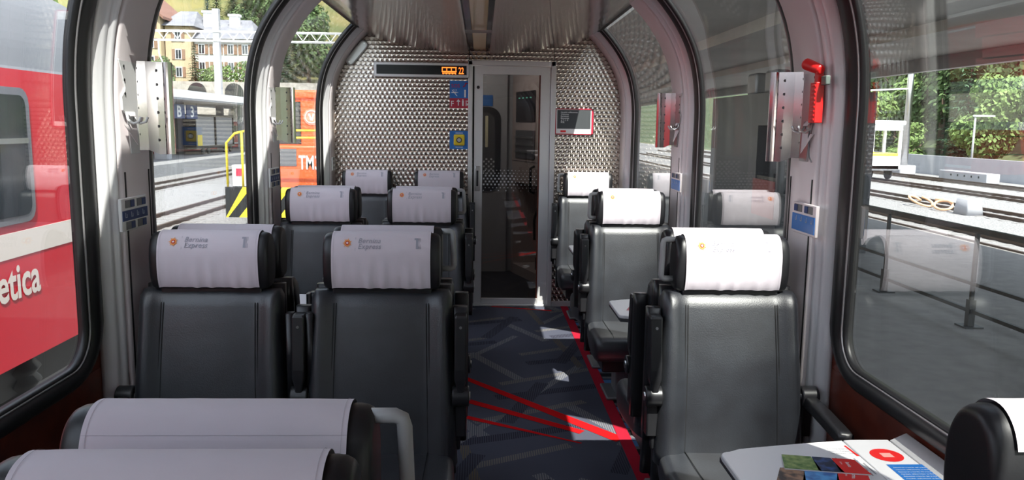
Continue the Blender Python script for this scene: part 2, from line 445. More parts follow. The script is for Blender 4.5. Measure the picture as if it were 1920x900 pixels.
# end wall with door opening
DX0, DX1, DZ = -.085, .59, 2.018
def end_wall(nm, y, th, door, material):
    wb = MB()
    def side_poly(side, xin):
        pts = [(xin, 0)]+[(surf(side, 0, s, -.01).x, surf(side, 0, s, -.01).z) for s in SS]+[(xin, 2.34)]
        return pts
    if door:
        for side, xin in ((-1, DX0), (1, DX1)): wb.prism(side_poly(side, xin), lambda a, b, t: (a, t, b), y, y+th)
        wb.prism([(DX0, DZ), (DX1, DZ), (DX1, 2.34), (DX0, 2.34)], lambda a, b, t: (a, t, b), y, y+th)
    else:
        for side in (-1, 1): wb.prism(side_poly(side, XC), lambda a, b, t: (a, t, b), y, y+th)
    o = wb.build(nm, material, fix=False); o['kind'] = 'structure'; return o
end_wall('wall_end', 6.635, .035, True, M['perlage'])
end_wall('wall_rear', -5.03, .03, False, M['vest'])
b_ = MB().b2((DX1, 6.615, 0), (1.2, 6.635, .045)); b_.b2((-1.24, 6.615, 0), (DX0, 6.635, .045)); b_.build('baseboard_end', M['alu'], kind='structure')
tr = MB().b2((.595, 6.632, 2.0), (.599, 6.635, 2.3)); tr.b2((-.099, 6.632, 2.0), (-.095, 6.635, 2.3)); tr.build('trim_1', M['black'], kind='structure')

door = empty('door_1'); door['kind'] = 'structure'
f = MB(); f.b2((DX0-.02, 6.605, 0), (DX0+.015, 6.665, DZ+.025)); f.b2((DX1-.018, 6.605, 0), (DX1+.02, 6.665, DZ+.025)); f.b2((DX0-.02, 6.605, DZ-.012), (DX1+.02, 6.665, DZ+.025)); f.b2((DX0, 6.605, -.0), (DX1, 6.66, .018))
f.build('door_frame', M['alu'], door, bevel=.004)
f = MB(); a0, a1, g0, g1 = DX0+.03, DX1-.02, .012, .489
f.b2((a0, 6.625, .02), (g0, 6.655, 2.0)); f.b2((g1, 6.625, .02), (a1, 6.655, 2.0)); f.b2((g0, 6.625, 1.935), (g1, 6.655, 2.0)); f.b2((g0, 6.625, .02), (g1, 6.655, .067))
f.build('door_leaf', M['alu'], door, bevel=.003)
MB().b2((DX0+.016, 6.635, .02), (DX0+.03, 6.65, 2.0)).build('door_seal', M['black'], door)
MB().b2((g0, 6.638, .067), (g1, 6.644, 1.935)).build('door_pane', M['doorglass'], door)
h = MB(); h.b2((-.048, 6.616, .98), (-.004, 6.627, 1.19)); h.build('door_handle', M['steel'], door, bevel=.008)
MB().b2((-.034, 6.612, 1.02), (-.018, 6.617, 1.15)).build('handle_recess', M['blackpl'], door, bevel=.004)
MB().cyl((-.024, 6.617, 1.83), (-.024, 6.627, 1.83), .013).build('door_lock', M['blackpl'], door)
d = MB()
for r_ in range(8):
    for c_ in range(30):
        if (r_+c_) % 2: continue
        if r_ in (0, 7) and c_ % 4 == 2: continue
        x = .02+c_*.0158; z = .98+r_*.024-(.11 if c_ < 9 else 0)*0
        sz = .014 if r_ in (2, 3, 4, 5) else .009
        if c_ > 16: sz *= .6
        d.b2((x, 6.6365, z), (x+sz, 6.638, z+sz))
d.build('dot_pattern', mat('frosted_dots', (.34, .34, .35), .7), door)
# edge of door pane: dark bronze seal
MB().b2((g1-.012, 6.63, .067), (g1, 6.65, 1.935)).build('pane_seal', M['wood'], door)

# vestibule beyond the door
MB().b2((-.93, 6.67, -.06), (.9, 8.35, 0)).build('floor', M['vfloor'], kind='structure')
v = MB(); v.b2((-.93, 8.3, 0), (.9, 8.35, 2.2)); v.build('wall_back', M['vest'], kind='structure')
MB().b2((-.93, 6.67, 2.2), (.9, 8.35, 2.25)).build('ceiling', M['vest'], kind='structure')
v = MB(); v.b2((-.96, 6.67, 0), (-.93, 8.35, 2.25)); v.build('wall_left', M['vest'], kind='structure')
v = MB(); v.b2((.9, 6.67, 0), (.93, 8.35, 2.25)); v.build('wall_right', M['vest'], kind='structure')
def rr_plate(mb, cx, cz_, w_, h_, r, y0, y1, m=0):
    mb.prism([(cx+a, cz_+b) for a, b in rrect(w_, h_, r)], lambda a, b, t: (a, t, b), y0, y1, m)
vd = empty('door_2'); vd['kind'] = 'structure'
q = MB(); q.b2((-.42, 8.25, 0), (.27, 8.3, 2.05)); q.build('door_leaf', M['vest'], vd)
q = MB(); rr_plate(q, -.07, 1.28, .55, .86, .12, 8.235, 8.25); q.build('window_seal', M['gasket'], vd)
q = MB(); rr_plate(q, -.07, 1.28, .43, .74, .09, 8.228, 8.2345); q.build('window_pane', mat('dark_pane', (.1, .1, .1), .2), vd)
q = MB()
for r_ in range(7):
    for c_ in range(16):
        if (r_+c_) % 2 == 0: q.b2((-.25+c_*.025, 8.224, 1.02+r_*.025), (-.232+c_*.025, 8.228, 1.038+r_*.025))
q.build('dot_pattern', M['white'], vd)
q = MB(); q.b2((.045, 8.21, 1.30), (.075, 8.225, 1.62)); q.build('painted_daylight', mat('daylight_paint', (.8, .75, .5), .5), vd, bevel=.01)  # pale bar, its colour stands for daylight showing through a gap
# cabinet set at an angle on the right
p0, p1 = Vector((.325, 8.25)), Vector((.66, 7.25)); dv = (p1-p0); Ld = dv.length; dv.normalize(); nv = Vector((dv.y, -dv.x))
if nv.x > 0: nv = -nv
def cab(u, off, z): 
    q_ = p0+dv*u+nv*off; return Vector((q_.x, q_.y, z))
def cbox(mb, u0, u1, o0, o1, z0, z1, m=0):
    mb.add([cab(u, o, z) for u in (u0, u1) for o in (o0, o1) for z in (z0, z1)], [(0,1,3,2),(4,6,7,5),(0,4,5,1),(2,3,7,6),(0,2,6,4),(1,5,7,3)], m)
cb = thing('cabinet', 'pale slanted cabinet wall with instrument panels seen through the glass door', 'cabinet')
q = MB(); cbox(q, 0, Ld, -.03, 0, .95, 2.2); cbox(q, 0, Ld, -.35, -.32, 0, .95); cbox(q, 0, .06, -.32, 0, 0, .95); cbox(q, 0, Ld, -.32, 0, 0, .1); q.build('body', M['vestwarm'], cb)
q = MB(); cbox(q, .12, .62, 0, .012, 1.56, 1.86); q.build('instrument_panel', M['blackpl'], cb, bevel=.005)
q = MB(); 
gl_ = mat('green_lamp', (.05, .3, .2), .4, emit=((.3, 1, .7), .25))
for k in range(4): q = MB(); cbox(q, .2+k*.1, .24+k*.1, .012, .016, 1.79, 1.80); q.build('indicator_lamp', gl_, cb)
q = MB(); cbox(q, .12, .62, 0, .012, 1.2, 1.48); q.build('leaflet_holder', M['dull'], cb, bevel=.005)
q = MB()
for k in range(3): q = MB(); cbox(q, .14, .6, .012, .03, 1.26+k*.07, 1.275+k*.07); q.build('holder_rail', M['steel'], cb)
q = MB(); q.tube([cab(.66, .02, 1.14), cab(.66, .06, 1.12), cab(.66, .06, .9), cab(.66, .02, .88)], .013); q.build('grab_handle', M['blackpl'], cb)
q = MB(); cbox(q, 0, Ld, .001, .003, 1.17, 1.174); cbox(q, 0, Ld, .001, .003, .95, .954); q.build('panel_joint', M['black'], cb)
fe = thing('fire_extinguisher', 'red fire extinguisher in the niche behind the glass door', 'fire extinguisher', (*cab(.5, -.16, .1),))
q = MB(); q.cyl((0, 0, .12), (0, 0, .5), .075, n=20); q.cyl((0, 0, .5), (0, 0, .56), .075, .03, n=20); q.build('cylinder', M['red'], fe)
q = MB(); q.cyl((0, 0, .56), (0, 0, .62), .025); q.box((0, -.02, .63), (.03, .12, .02)); q.build('valve', M['blackpl'], fe)
q = MB(); q.tube([(0, .0, .6), (-.07, -.02, .62), (-.1, -.02, .5), (-.095, -.01, .3)], .012); q.build('hose', M['blackpl'], fe)
q = MB(); q.cyl((0, 0, 0), (0, 0, .12), .085, n=20); q.build('holder', M['blackpl'], fe)
q = MB(); q.b2((-.04, -.078, .25), (.04, -.07, .4)); q.build('label_plate', M['white'], fe)
vl = thing('vestibule_fill_lamp', 'unseen round lamp added on the ceiling beyond the glass door for brightness', 'lamp', (.0, 7.5, 2.2))  # unseen lamp and point light added to brighten the vestibule
q = MB(); q.cyl((0, 0, -.02), (0, 0, 0), .12); q.build('lamp_body', mat('lamp_glow', (.8, .8, .8), .5, emit=((1, .93, .85), 3)), vl)
pl_ = bpy.data.lights.new('vestibule_fill_light', 'POINT'); pl_.energy = 5; pl_.shadow_soft_size = .1; pl_.color = (1, .92, .86)
plo = bpy.data.objects.new('vestibule_fill_light', pl_); C.objects.link(plo); plo.location = (-.15, 7.45, 2.05)
st = MB(); st.b2((.02, 8.24, 1.72), (.12, 8.25, 1.83)); tag(st.build('blue_sticker', M['blue']), 'small blue sticker beyond the glass door beside its dark window', 'sticker')

# ------------------------------------------------------------------ things on the end wall
EY = 6.635
dp = thing('display_board', 'long black destination display with orange characters above the left seats', 'display', (-.485, EY, 1.96))
q = MB(); q.b2((-.385, -.045, -.058), (.385, 0, .06)); q.build('housing', M['alu'], dp, bevel=.006)
q = MB(); q.b2((-.362, -.048, -.036), (.366, -.044, .038)); q.build('screen', mat('display_screen', (.012, .016, .018), .2), dp)
q = MB(); yy = -.0495
def bar(x0, z0, x1, z1, m=0): q.b2((x0, yy, z0), (x1, yy+.0015, z1), m)
for k in range(6): pass
bar(.165, .018, .285, .026); 
for k in range(4): bar(.165+k*.037, -.004, .172+k*.037, .02)
bar(.165, -.014, .285, -.006); bar(.170, -.026, .28, -.018)
for k in range(5): bar(.172+k*.025, -.031, .182+k*.025, -.026)
V, F = text_geo('22', .045, bold=.01, sp=.95)
q.add([(.300+a, yy, -.028+b*1.65) for a, b in V], F)
for k in range(2): bar(.296, -.004+k*.003, .362, -.003+k*.003, 1)
q.build('characters', [M['led'], M['black']], dp)

ws = thing('seat_sign', 'blue and red class sign with white 1 and letter F beside the door', 'sign', (-.178, EY, 1.77))
q = MB(); q.b2((-.078, -.006, -.03), (.078, 0, .11)); q.build('blue_field', M['blue'], ws)
q = MB(); q.b2((-.078, -.006, -.11), (.078, 0, -.0302)); q.build('red_field', M['signred'], ws)
q = MB(); fn = lambda ox, oz: (lambda a, b: (ox+a, -.0075, oz+b))
put_text(q, '1', .082, fn(.026, -.02), bold=.03)
put_text(q, 'F', .062, fn(-.072, -.095))
q.b2((-.012, -.0075, -.09), (-.004, -.006, -.052)); q.add([(-.024, -.0075, -.058), (.008, -.0075, -.058), (-.008, -.0075, -.038)], [(0, 1, 2)])
q.b2((.022, -.0075, -.092), (.036, -.006, -.05)); q.b2((.024, -.0075, -.048), (.034, -.006, -.04)); q.b2((.052, -.0075, -.092), (.058, -.006, -.06)); q.b2((.05, -.0075, -.056), (.07, -.006, -.05)); q.b2((.062, -.0075, -.088), (.07, -.006, -.072))
q.b2((-.065, -.0075, .012), (-.02, -.006, .019)); q.b2((-.016, -.0075, .012), (-.011, -.006, .019))
q.add([(-.062, -.0077, .036), (-.058, -.0077, .038), (-.016, -.0077, -.012), (-.02, -.0077, -.015)], [(0, 1, 2, 3)])
for k in range(3): q.add([(-.055+k*.012, -.0075, .024), (-.052+k*.012, -.0075, .024), (-.044+k*.012, -.0075, .042), (-.047+k*.012, -.0075, .042)], [(0, 1, 2, 3)])
q.build('white_symbols', M['white'], ws)
q = MB(); put_text(q, 'SOS', .04, fn(-.066, .056), bold=.01)
q.tube([(.03, -.008, .062), (.045, -.008, .07), (.05, -.008, .09), (.068, -.008, .088)], .005, n=6); q.build('red_lettering', M['signred'], ws)

bt = thing('call_button', 'blue plate with a yellow square push button left of the door', 'button', (-.178, EY, 1.40))
q = MB(); q.b2((-.078, -.008, -.074), (.078, 0, .074)); q.build('plate', M['blue'], bt)
q = MB(); q.box((0, -.018, 0), (.09, .022, .09)); q.build('housing', M['yellow'], bt, bevel=.012, seg=3)
q = MB(); q.cyl((0, -.036, 0), (0, -.029, 0), .023, n=20); q.build('button_ring', M['blackpl'], bt)
q = MB(); q.cyl((0, -.040, 0), (0, -.036, 0), .016, n=20); q.build('push_button', M['steel'], bt)
q = MB()
for z in (.058, -.058):
    for k in range(2): q.b2((-.03, -.0095, z+k*.006-.005), (.03, -.008, z+k*.006-.003))
q.build('white_lettering', M['white'], bt)

po = thing('welcome_poster', 'framed poster reading welcome in several languages, right of the door', 'poster', (.772, EY, 1.563))
q = MB(); W2, H2 = .158, .106
for a, b in (((-W2, -.014, -H2), (W2, 0, -H2+.007)), ((-W2, -.014, H2-.007), (W2, 0, H2)), ((-W2, -.014, -H2), (-W2+.007, 0, H2)), ((W2-.014, -.014, -H2), (W2, 0, H2))): q.b2(a, b)
q.build('frame', M['signred'], po)
q = MB(); q.b2((-W2+.007, -.008, -H2+.007), (W2-.014, -.002, H2-.007)); q.build('white_sheet', M['white'], po)
q = MB(); q.b2((-W2+.017, -.010, -H2+.047), (W2-.022, -.0081, H2-.012)); q.build('dark_sheet', mat('poster_grey', (.05, .055, .06), .6), po)
q = MB(); fn = lambda ox, oz: (lambda a, b: (ox+a, -.0112, oz+b))
for k, t_ in enumerate(('Herzlich willkommen', 'Welcome', 'Benvenuti', 'Bienvenue', '\u3088\u3046\u3053\u305d', '\u6b22\u8fce')):
    put_text(q, t_, .0165, fn(-W2+.045, H2-.036-k*.0162), bold=.012)
q.build('white_lettering', M['white'], po)
q = MB(); q.b2((-W2+.045, -.0095, -H2+.018), (-W2+.09, -.0081, -H2+.034)); q.build('red_tag', M['red'], po)

el = thing('wall_lamp', 'long oval pale lamp cover tilted in the upper left corner of end wall', 'lamp', (-1.005, EY, 2.09))
q = MB(); ang = math.radians(50); pp = []
for a, b in rrect(.235, .075, .034, 6): pp.append((a*math.cos(ang)-b*math.sin(ang), a*math.sin(ang)+b*math.cos(ang)))
q.prism(pp, lambda a, b, t: (a, t, b), -.03, 0); q.build('cover', mat('lamp_cover', (.62, .62, .6), .25, metal=.3), el, bevel=.01, seg=3)
for sg in (-1, 1): q = MB(); q.cyl((sg*.095*math.cos(ang), -.034, sg*.095*math.sin(ang)), (sg*.095*math.cos(ang), -.028, sg*.095*math.sin(ang)), .006, n=10); q.build('screw', M['steel'], el)

# ------------------------------------------------------------------ pillar fittings
def coat_rack(side, py, label, hammer=False):
    # origin on the pillar face, x towards the aisle (side=-1 -> +x)
    s_ = -side; X = XC+side*(1.25-.079)
    t = thing('coat_rack', label, 'coat rack', (X, py, 1.57), 0, 'coat racks on the window pillars')
    q = MB()
    poly = [(-.10, .15), (.03, .15), (.03, -.16), (-.035, -.16), (-.05, -.06), (-.06, -.03), (-.085, -.015), (-.09, .03), (-.065, .05), (-.06, .06)]
    q.prism(poly, lambda a, b, tt: (s_*tt, a, b), .001, .007)
    q.build('back_plate', M['steel'] if side > 0 else M['white'], t, bevel=.0015)
    q = MB()
    for k in range(6):
        for yy_ in (-.085, .018): 
            if yy_ < 0 and k > 2: continue
            q = MB(); q.cyl((s_*.007, yy_+.02, .13-k*.045), (s_*.0085, yy_+.02, .13-k*.045), .005, n=10); q.build('screw_hole', M['black'], t)
    for yy_ in (-.065, -.01):
        q = MB(); q.tube([(s_*.008, yy_, -.02), (s_*.012, yy_, -.045), (s_*.03, yy_, -.058), (s_*.048, yy_, -.052), (s_*.055, yy_, -.036)], .0045, n=8)
        q.build('hook', M['white'] if side < 0 else M['steel'], t)
    q = MB(); q.add([(s_*.0075, -.085, -.062), (s_*.0075, .01, -.062), (s_*.03, -.04, -.13)], [(0, 1, 2)]); q.add([(s_*.008, -.06, -.02), (s_*.008, -.02, -.02), (s_*.02, -.02, -.035), (s_*.02, -.06, -.035)], [(0, 1, 2, 3)])
    q.build('support_gusset', M['pillar'], t, solid=.002)
    # polished guard standing out from the wall with a rolled inner edge
    q = MB(); prof_ = [(.004, .035), (.03, .05), (.06, .066), (.078, .076)]
    ccx, ccy = .086, .092
    for k in range(11):
        t_ = -2.05+k*.36; prof_.append((ccx+.0175*math.cos(t_), ccy+.0175*math.sin(t_)))
    n = len(prof_)
    top = [(s_*a, b, .155) for a, b in prof_]; bot = [(s_*a, b, -.150-(.015 if a > .05 else 0)) for a, b in prof_]
    q.add(top+bot, [(i, i+1, n+i+1, n+i) for i in range(n-1)], 0, False)
    q.build('polished_guard', M['guard'], t, solid=.003)
    q = MB()
    for k in range(6):
        q = MB(); q.cyl((s_*.062, .0665, .125-k*.048), (s_*.060, .0625, .125-k*.048), .005, n=10); q.build('guard_rivet', M['dull'], t)
    pass
    return t
def switch_panel(side, py, label):
    s_ = -side; X = XC+side*(1.25-.079)
    t = thing('socket_panel', label, 'wall plate', (X, py, 1.21), 0, 'seat plates on the window pillars')
    q = MB(); q.b2((0, -.1, -.055), (s_*.012, .1, .055)); q.build('plate', M['white'] if side < 0 else M['pillar'], t, bevel=.003)
    for r_ in ((.022,) if side > 0 else (.022, -.05)):
        for yy_ in (-.06, .03):
            q = MB(); q.b2((s_*.0121, yy_-.012, r_), (s_*.014, yy_+.055, r_+.026)); q.build('reading_light_switch', M['dull'], t)
            q = MB(); q.b2((s_*.014, yy_+.025, r_+.002), (s_*.016, yy_+.052, r_+.024)); q.build('dark_rocker', M['navy'], t)
    q = MB(); q.b2((s_*.0121, -.096, -.02 if side < 0 else -.045), (s_*.0145, .098, .014)); q.build('blue_band', M['navy'] if side < 0 else M['blue'], t)
    q = MB()
    for k in range(4):
        yk = -.08+k*.045
        q.b2((s_*.0146, yk, -.010), (s_*.0152, yk+.004, .008)); q.b2((s_*.0146, yk, -.010), (s_*.0152, yk+.014, -.007)); q.b2((s_*.0146, yk+.012, -.010), (s_*.0152, yk+.015, .002))
    q.build('seat_symbol', mat('symbol_grey', (.35, .4, .5), .5) if k else M['white'], t)
PY = [2.815, 4.69]
names = ['nearest', 'second']
coat_rack(-1, 2.80, 'white hook rack with chrome guard on the left pillar, beside the red train')
coat_rack(-1, 4.67, 'white hook rack with chrome guard on pillar beside the orange locomotive')
coat_rack(1, 2.80, 'polished hook rack on the right pillar holding the red emergency hammer')
coat_rack(1, 4.67, 'smaller-looking polished hook rack on farther right pillar, without a hammer')
switch_panel(-1, 2.75, 'white plate with four switches and navy band on the nearer left pillar')
switch_panel(-1, 4.62, 'white plate with four switches on the left pillar before orange locomotive')
switch_panel(1, 2.74, 'pale plate with blue band on right pillar below the red hammer')
switch_panel(1, 4.60, 'pale plate with blue band on the farther right pillar')
q6 = thing('socket_panel', 'small white switch plate low in the left corner beside patterned end wall', 'wall plate', (XC-1.178, 6.53, 1.2), 0, 'seat plates on the window pillars')
q = MB(); q.b2((0, -.06, -.055), (.008, .06, .055)); q.build('plate', M['white'], q6)
q = MB()
for z in (-.04, -.005, .03): 
    for y in (-.045, .01): q.b2((.0081, y, z), (.010, y+.035, z+.018))
q.build('switch', M['grey'], q6)
# emergency hammer
HX = XC+1.25-.079
hm = thing('emergency_hammer', 'bright red emergency hammer in its holder on the right pillar', 'hammer', (HX, 2.70, 1.70))
q = MB(); q.b2((-.03, -.035, -.155), (-.002, .015, -.02)); q.b2((-.022, -.03, -.03), (-.004, .004, .03))
for k in range(9): q.b2((-.034, -.034, -.148+k*.014), (-.03, -.005, -.14+k*.014))
q.build('holder', M['red'], hm, bevel=.003)
q = MB(); q.cyl((-.02, -.045, .018), (-.045, .03, .045), .017, .02, n=14); q.build('head', M['red'], hm, bevel=.006)
q = MB(); q.b2((-.016, -.075, -.03), (0, -.035, -.0)); q.build('seal_clip', mat('clip_green_grey', (.16, .2, .18), .5), hm, bevel=.003)
q = MB(); q.tube([(-.012, .03, -.15), (-.012, .045, -.2), (-.01, .035, -.27), (-.006, .02, -.29)], .0025, n=6); q.build('tether', M['dull'], hm)

# ------------------------------------------------------------------ seats (local front is -Y, crest of headrest at y=0, z=1.165)
head_prof = crom([(0, 1.150), (-.028, 1.142), (-.047, 1.118), (-.058, 1.08), (-.058, 1.02), (-.048, .975), (-.03, .957), (.012, .957), (.045, .972), (.058, 1.02), (.056, 1.08), (.044, 1.122), (.024, 1.144)], 4)
def prof_ring(x, sc, off=0, ycen=0, zcen=1.06):
    return [(x, ycen+(y-ycen)*sc+0, zcen+(z-zcen)*sc) for y, z in head_prof]
def dense(ring):   # extra points along the long front and back edges
    out = []
    for i, p in enumerate(ring):
        q_ = ring[(i+1) % len(ring)]; out.append(p)
        if abs(q_[0]-p[0]) > .1:
            for k in range(1, 20): out.append((p[0]+(q_[0]-p[0])*k/20, p[1]+(q_[1]-p[1])*k/20))
    return out
def make_seat(hand):   # hand=+1: aisle at local +x side when the seat looks towards -Y ; arms 'pair' or 'single'
    root = empty('train_seat')
    # backrest
    mb = MB(); rings = []
    zs = [.36, .40, .46, .55, .65, .75, .84, .90, .932, .948, .955]
    for z in zs:
        t = (z-.36)/.59
        wd = .525-.045*min(1, t*1.25)
        if z > .93: wd -= (z-.93)*.9
        yf = -.135+.085*t - .012*math.sin(PI*min(t, 1))
        th = .085+.01*math.sin(PI*t)
        if z > .93: th -= (z-.93)*2.2; yf += (z-.93)*1.2
        ring = []
        for a, b in dense(rrect(wd, th, min(.034, th/2-.002), 5)):
            bulge = 0
            if b < 0:
                bulge = -.006*math.cos(min(1, abs(a)/.15)*PI/2)+ (-.020 if abs(a) > .165 else 0)*math.sin(PI*min(1, max(0, (abs(a)-.165)/.095)))
            ring.append((a, yf+th/2+b+bulge, z))
        rings.append(ring)
    mb.loft(rings)
    for sg in (-1, 1):
        for dx in (0, .008):
            pts = []
            for z in [.38+.57*k/14 for k in range(15)]:
                t = (z-.36)/.59; yf = -.135+.085*t-.012*math.sin(PI*min(t, 1)); 
                if z > .93: yf += (z-.93)*1.2
                pts.append((sg*(.158+dx-.012*t+.006), yf-.0008, z))
            mb.tube(pts, .0020, n=5, m=1)
    mb.build('backrest', [M['leather'], M['seam']], root)
    # shell behind
    mb = MB(); rings = []
    for z in (.20, .3, .5, .7, .9, .965):
        t = (z-.2)/.76; rings.append([(a, -.01+.045*t+b, z) for a, b in rrect(.50-.03*t, .045, .015, 3)])
    mb.loft(rings); mb.build('back_shell', M['blackpl'], root)
    # headrest
    mb = MB()
    xs = [(-.198, .80), (-.197, .88), (-.193, .94), (-.186, .98), (-.176, 1), (.176, 1), (.186, .98), (.193, .94), (.197, .88), (.198, .80)]
    mb.loft([prof_ring(x, sc) for x, sc in xs]); hr = mb.build('headrest', M['leather_dark'], root)
    # cloth cover: path from front bottom over the top to the back flap
    N = len(head_prof); 
    i0 = min(range(N), key=lambda i: abs(head_prof[i][1]-.966)+ (0 if head_prof[i][0] < 0 else 9))
    i1 = min(range(N), key=lambda i: abs(head_prof[i][1]-1.108)+ (0 if head_prof[i][0] > 0 else 9))
    path = [head_prof[i % N] for i in range(i0, -1, -1)]+[head_prof[i] for i in range(N-1, i1-1, -1)]
    acc = [0]
    for a, b in zip(path, path[1:]): acc.append(acc[-1]+math.hypot(a[0]-b[0], a[1]-b[1]))
    TL = acc[-1]
    def cov(x, s, off=.0045):
        s = max(0, min(TL-1e-6, s)); i = 0
        while i < len(acc)-2 and acc[i+1] < s: i += 1
        t = (s-acc[i])/(acc[i+1]-acc[i]); a, b = path[i], path[i+1]
        ty, tz = b[0]-a[0], b[1]-a[1]; l = math.hypot(ty, tz); ny, nz = -tz/l, ty/l
        fr = max(0, 1-s/.12)
        wv = (.0020*math.sin(x*75+2*math.sin(x*31))+.0016*math.sin(x*143+1.3))*fr + .001*noise.noise(Vector((x*22, s*22, 3)))
        o_ = off+max(0, wv+.001)
        return (x, a[0]+ty*t+ny*o_, a[1]+tz*t+nz*o_)
    # orientation check: normal must point away from centre
    tst = cov(0, TL*.45); 
    mb = MB(); NX, NS = 48, 40
    mb.loft([[cov(-.167+.334*k/NX, TL*j/NS) for k in range(NX+1)] for j in range(NS+1)], closed=False)
    def on(ax, az): # az measured down from the crest along the cover front
        return cov(ax, s_top-az, .0062)
    s_top = acc[i0]
    def disc(cx, cz_, r, m, n=16, off=0):
        mb.add([on(cx+r*math.cos(2*PI*k/n), cz_-r*math.sin(2*PI*k/n)) for k in range(n)], [list(range(n))], m)
    ecx, ecz = -.113, .060
    for k in range(14):
        a = 2*PI*k/14; r0, r1 = .009, .0175 if k % 2 else .014
        p_ = [on(ecx+r0*math.cos(a-.2), ecz-r0*math.sin(a-.2)), on(ecx+r1*math.cos(a), ecz-r1*math.sin(a)), on(ecx+r0*math.cos(a+.2), ecz-r0*math.sin(a+.2))]
        mb.add(p_, [(0, 1, 2)], 2)
    def disc2(r, m, o_):
        mb.add([cov(ecx+r*math.cos(2*PI*k/16), s_top-ecz+r*math.sin(2*PI*k/16), o_) for k in range(16)], [list(range(16))], m)
    disc2(.0105, 2, .0065); disc2(.0065, 3, .0071)
    mb.add([cov(ecx+a, s_top-ecz+b, .0077) for a, b in ((-.004, -.001), (.004, -.001), (.004, .001), (-.004, .001))], [(0, 1, 2, 3)], 4)
    mb.add([cov(ecx+a, s_top-ecz+b, .0077) for a, b in ((-.001, -.004), (.001, -.004), (.001, .004), (-.001, .004))], [(0, 1, 2, 3)], 4)
    mb.add([on(-.0865, .040), on(-.0855, .040), on(-.0855, .084), on(-.0865, .084)], [(0, 1, 2, 3)], 1)
    for t_, dz in (('Bernina', .0595), ('Express', .0785)):
        V, F = text_geo(t_, .0235, shear=.25, bold=.004, sp=1.06); mb.add([on(-.078+a, dz-b) for a, b in V], F, 1)
    mb.add([on(a, b) for a, b in ((.118, .042), (.126, .042), (.126, .078), (.118, .078))], [(0, 1, 2, 3)], 1)
    mb.add([on(a, b) for a, b in ((.113, .042), (.118, .042), (.118, .048), (.113, .048))], [(0, 1, 2, 3)], 1)
    for x_ in (.128, .132): mb.add([on(a, b) for a, b in ((x_, .042), (x_+.0015, .042), (x_+.0015, .078), (x_, .078))], [(0, 1, 2, 3)], 1)
    # hem stitches
    for x_ in (-.160, .160): mb.tube([cov(x_, TL*j/30, .0055) for j in range(31)], .0002, n=4, m=5)
    mb.tube([cov(-.167+.334*k/20, TL-.022, .0055) for k in range(21)], .0002, n=4, m=5)
    mb.build('headrest_cover', [M['cover'], M['print'], M['orange_print'], M['red_print'], M['white_print'], M['hem']], root, label='pale cloth headrest cover with printed logo', fix=False)
    # gap block between headrest and backrest
    MB().b2((-.17, -.035, .93), (.17, .035, .965)).build('headrest_mount', M['blackpl'], root, bevel=.006)
    # cushion
    mb = MB(); rings = []
    for y, zt, zb, wd in ((-.06, .40, .30, .48), (-.14, .405, .285, .50), (-.25, .405, .27, .515), (-.38, .41, .265, .525), (-.48, .412, .27, .525), (-.52, .405, .285, .515), (-.54, .385, .305, .49)):
        h_ = zt-zb; rings.append([(a, y, (zt+zb)/2+b+(.006*math.cos(min(1, abs(a)/.26)*PI/2) if b > 0 else 0)) for a, b in rrect(wd, h_, min(.035, h_/2-.004), 5)])
    mb.loft(rings)
    for sg in (-1, 1): mb.tube([(sg*.16, y, z) for y, z in ((-.12, .409), (-.3, .412), (-.45, .417), (-.51, .408), (-.54, .38))], .0015, n=5, m=1)
    mb.build('seat_cushion', [M['leather'], M['seam']], root)
    mb = MB(); mb.b2((-.21, -.46, .20), (.21, -.02, .275)); mb.build('seat_pan', M['blackpl'], root, bevel=.012)
    mb = MB(); mb.b2((-.16, -.34, .0), (.16, -.08, .02)); mb.b2((-.10, -.27, .015), (.10, -.12, .21)); mb.build('pedestal', M['dull'], root, bevel=.008)
    # aisle armrest folded up, with pivot
    def arm(side, up, broad):
        xa = side*.272
        mb = MB()
        if up:
            mb.loft([[(xa+a, yc+b, z) for a, b in rrect(wd, dp_, .006, 3)] for z, wd, dp_, yc in ((.60, .024, .034, -.11), (.635, .026, .040, -.11), (.665, .040, .05, -.108), (.70, .042, .055, -.105), (.876, .042, .055, -.085), (.884, .036, .048, -.085))], smooth=False)
            a_ = mb.build('armrest', M['blackpl'], root)
            s2 = MB(); s2.cyl((xa, -.119, .845), (xa, -.114, .845), .005, n=10); s2.build('screw', M['steel'], a_)
        else:
            mb.loft([[(xa+side*.0+a, y, z+b) for a, b in rrect(.05, .045, .012, 3)] for y, z in ((-.11, .585), (-.2, .582), (-.38, .565), (-.405, .56))])
            a_ = mb.build('armrest', M['blackpl'], root)
        mb = MB(); mb.cyl((xa-side*.028, -.10, .60), (xa+side*.03, -.10, .60), .036, n=20); mb.build('arm_pivot', M['blackpl'], root, bevel=.004)
        mb = MB(); mb.cyl((xa-side*.03, -.10, .60), (xa-side*.034+side*.068, -.10, .60), .015, n=14); mb.build('pivot_cap', M['steel'], root)
        mb = MB(); mb.b2((xa-.02, -.10, .45), (xa+.02, -.05, .60)); mb.b2((min(xa, side*.2), -.09, .40), (max(xa, side*.2), -.06, .46)); mb.build('arm_bracket', M['blackpl'], root, bevel=.006)
        if broad:
            if side < 0 and hand == 'pair_aisle':
                for dx in (-.033, .033): mb = MB(); mb.loft([[(xa+dx+a, -.075+b, z) for a, b in rrect(.024, .05, .008, 3)] for z in (.58, .885)]); mb.build('side_bolster', M['blackpl'], root)
            mb = MB(); mb.loft([[(xa+side*-.004+a, -.03+b, z) for a, b in rrect(.05, .045, .01, 3)] for z in (.42, .5, .86, .9)]); mb.build('side_post', M['blackpl'], root)
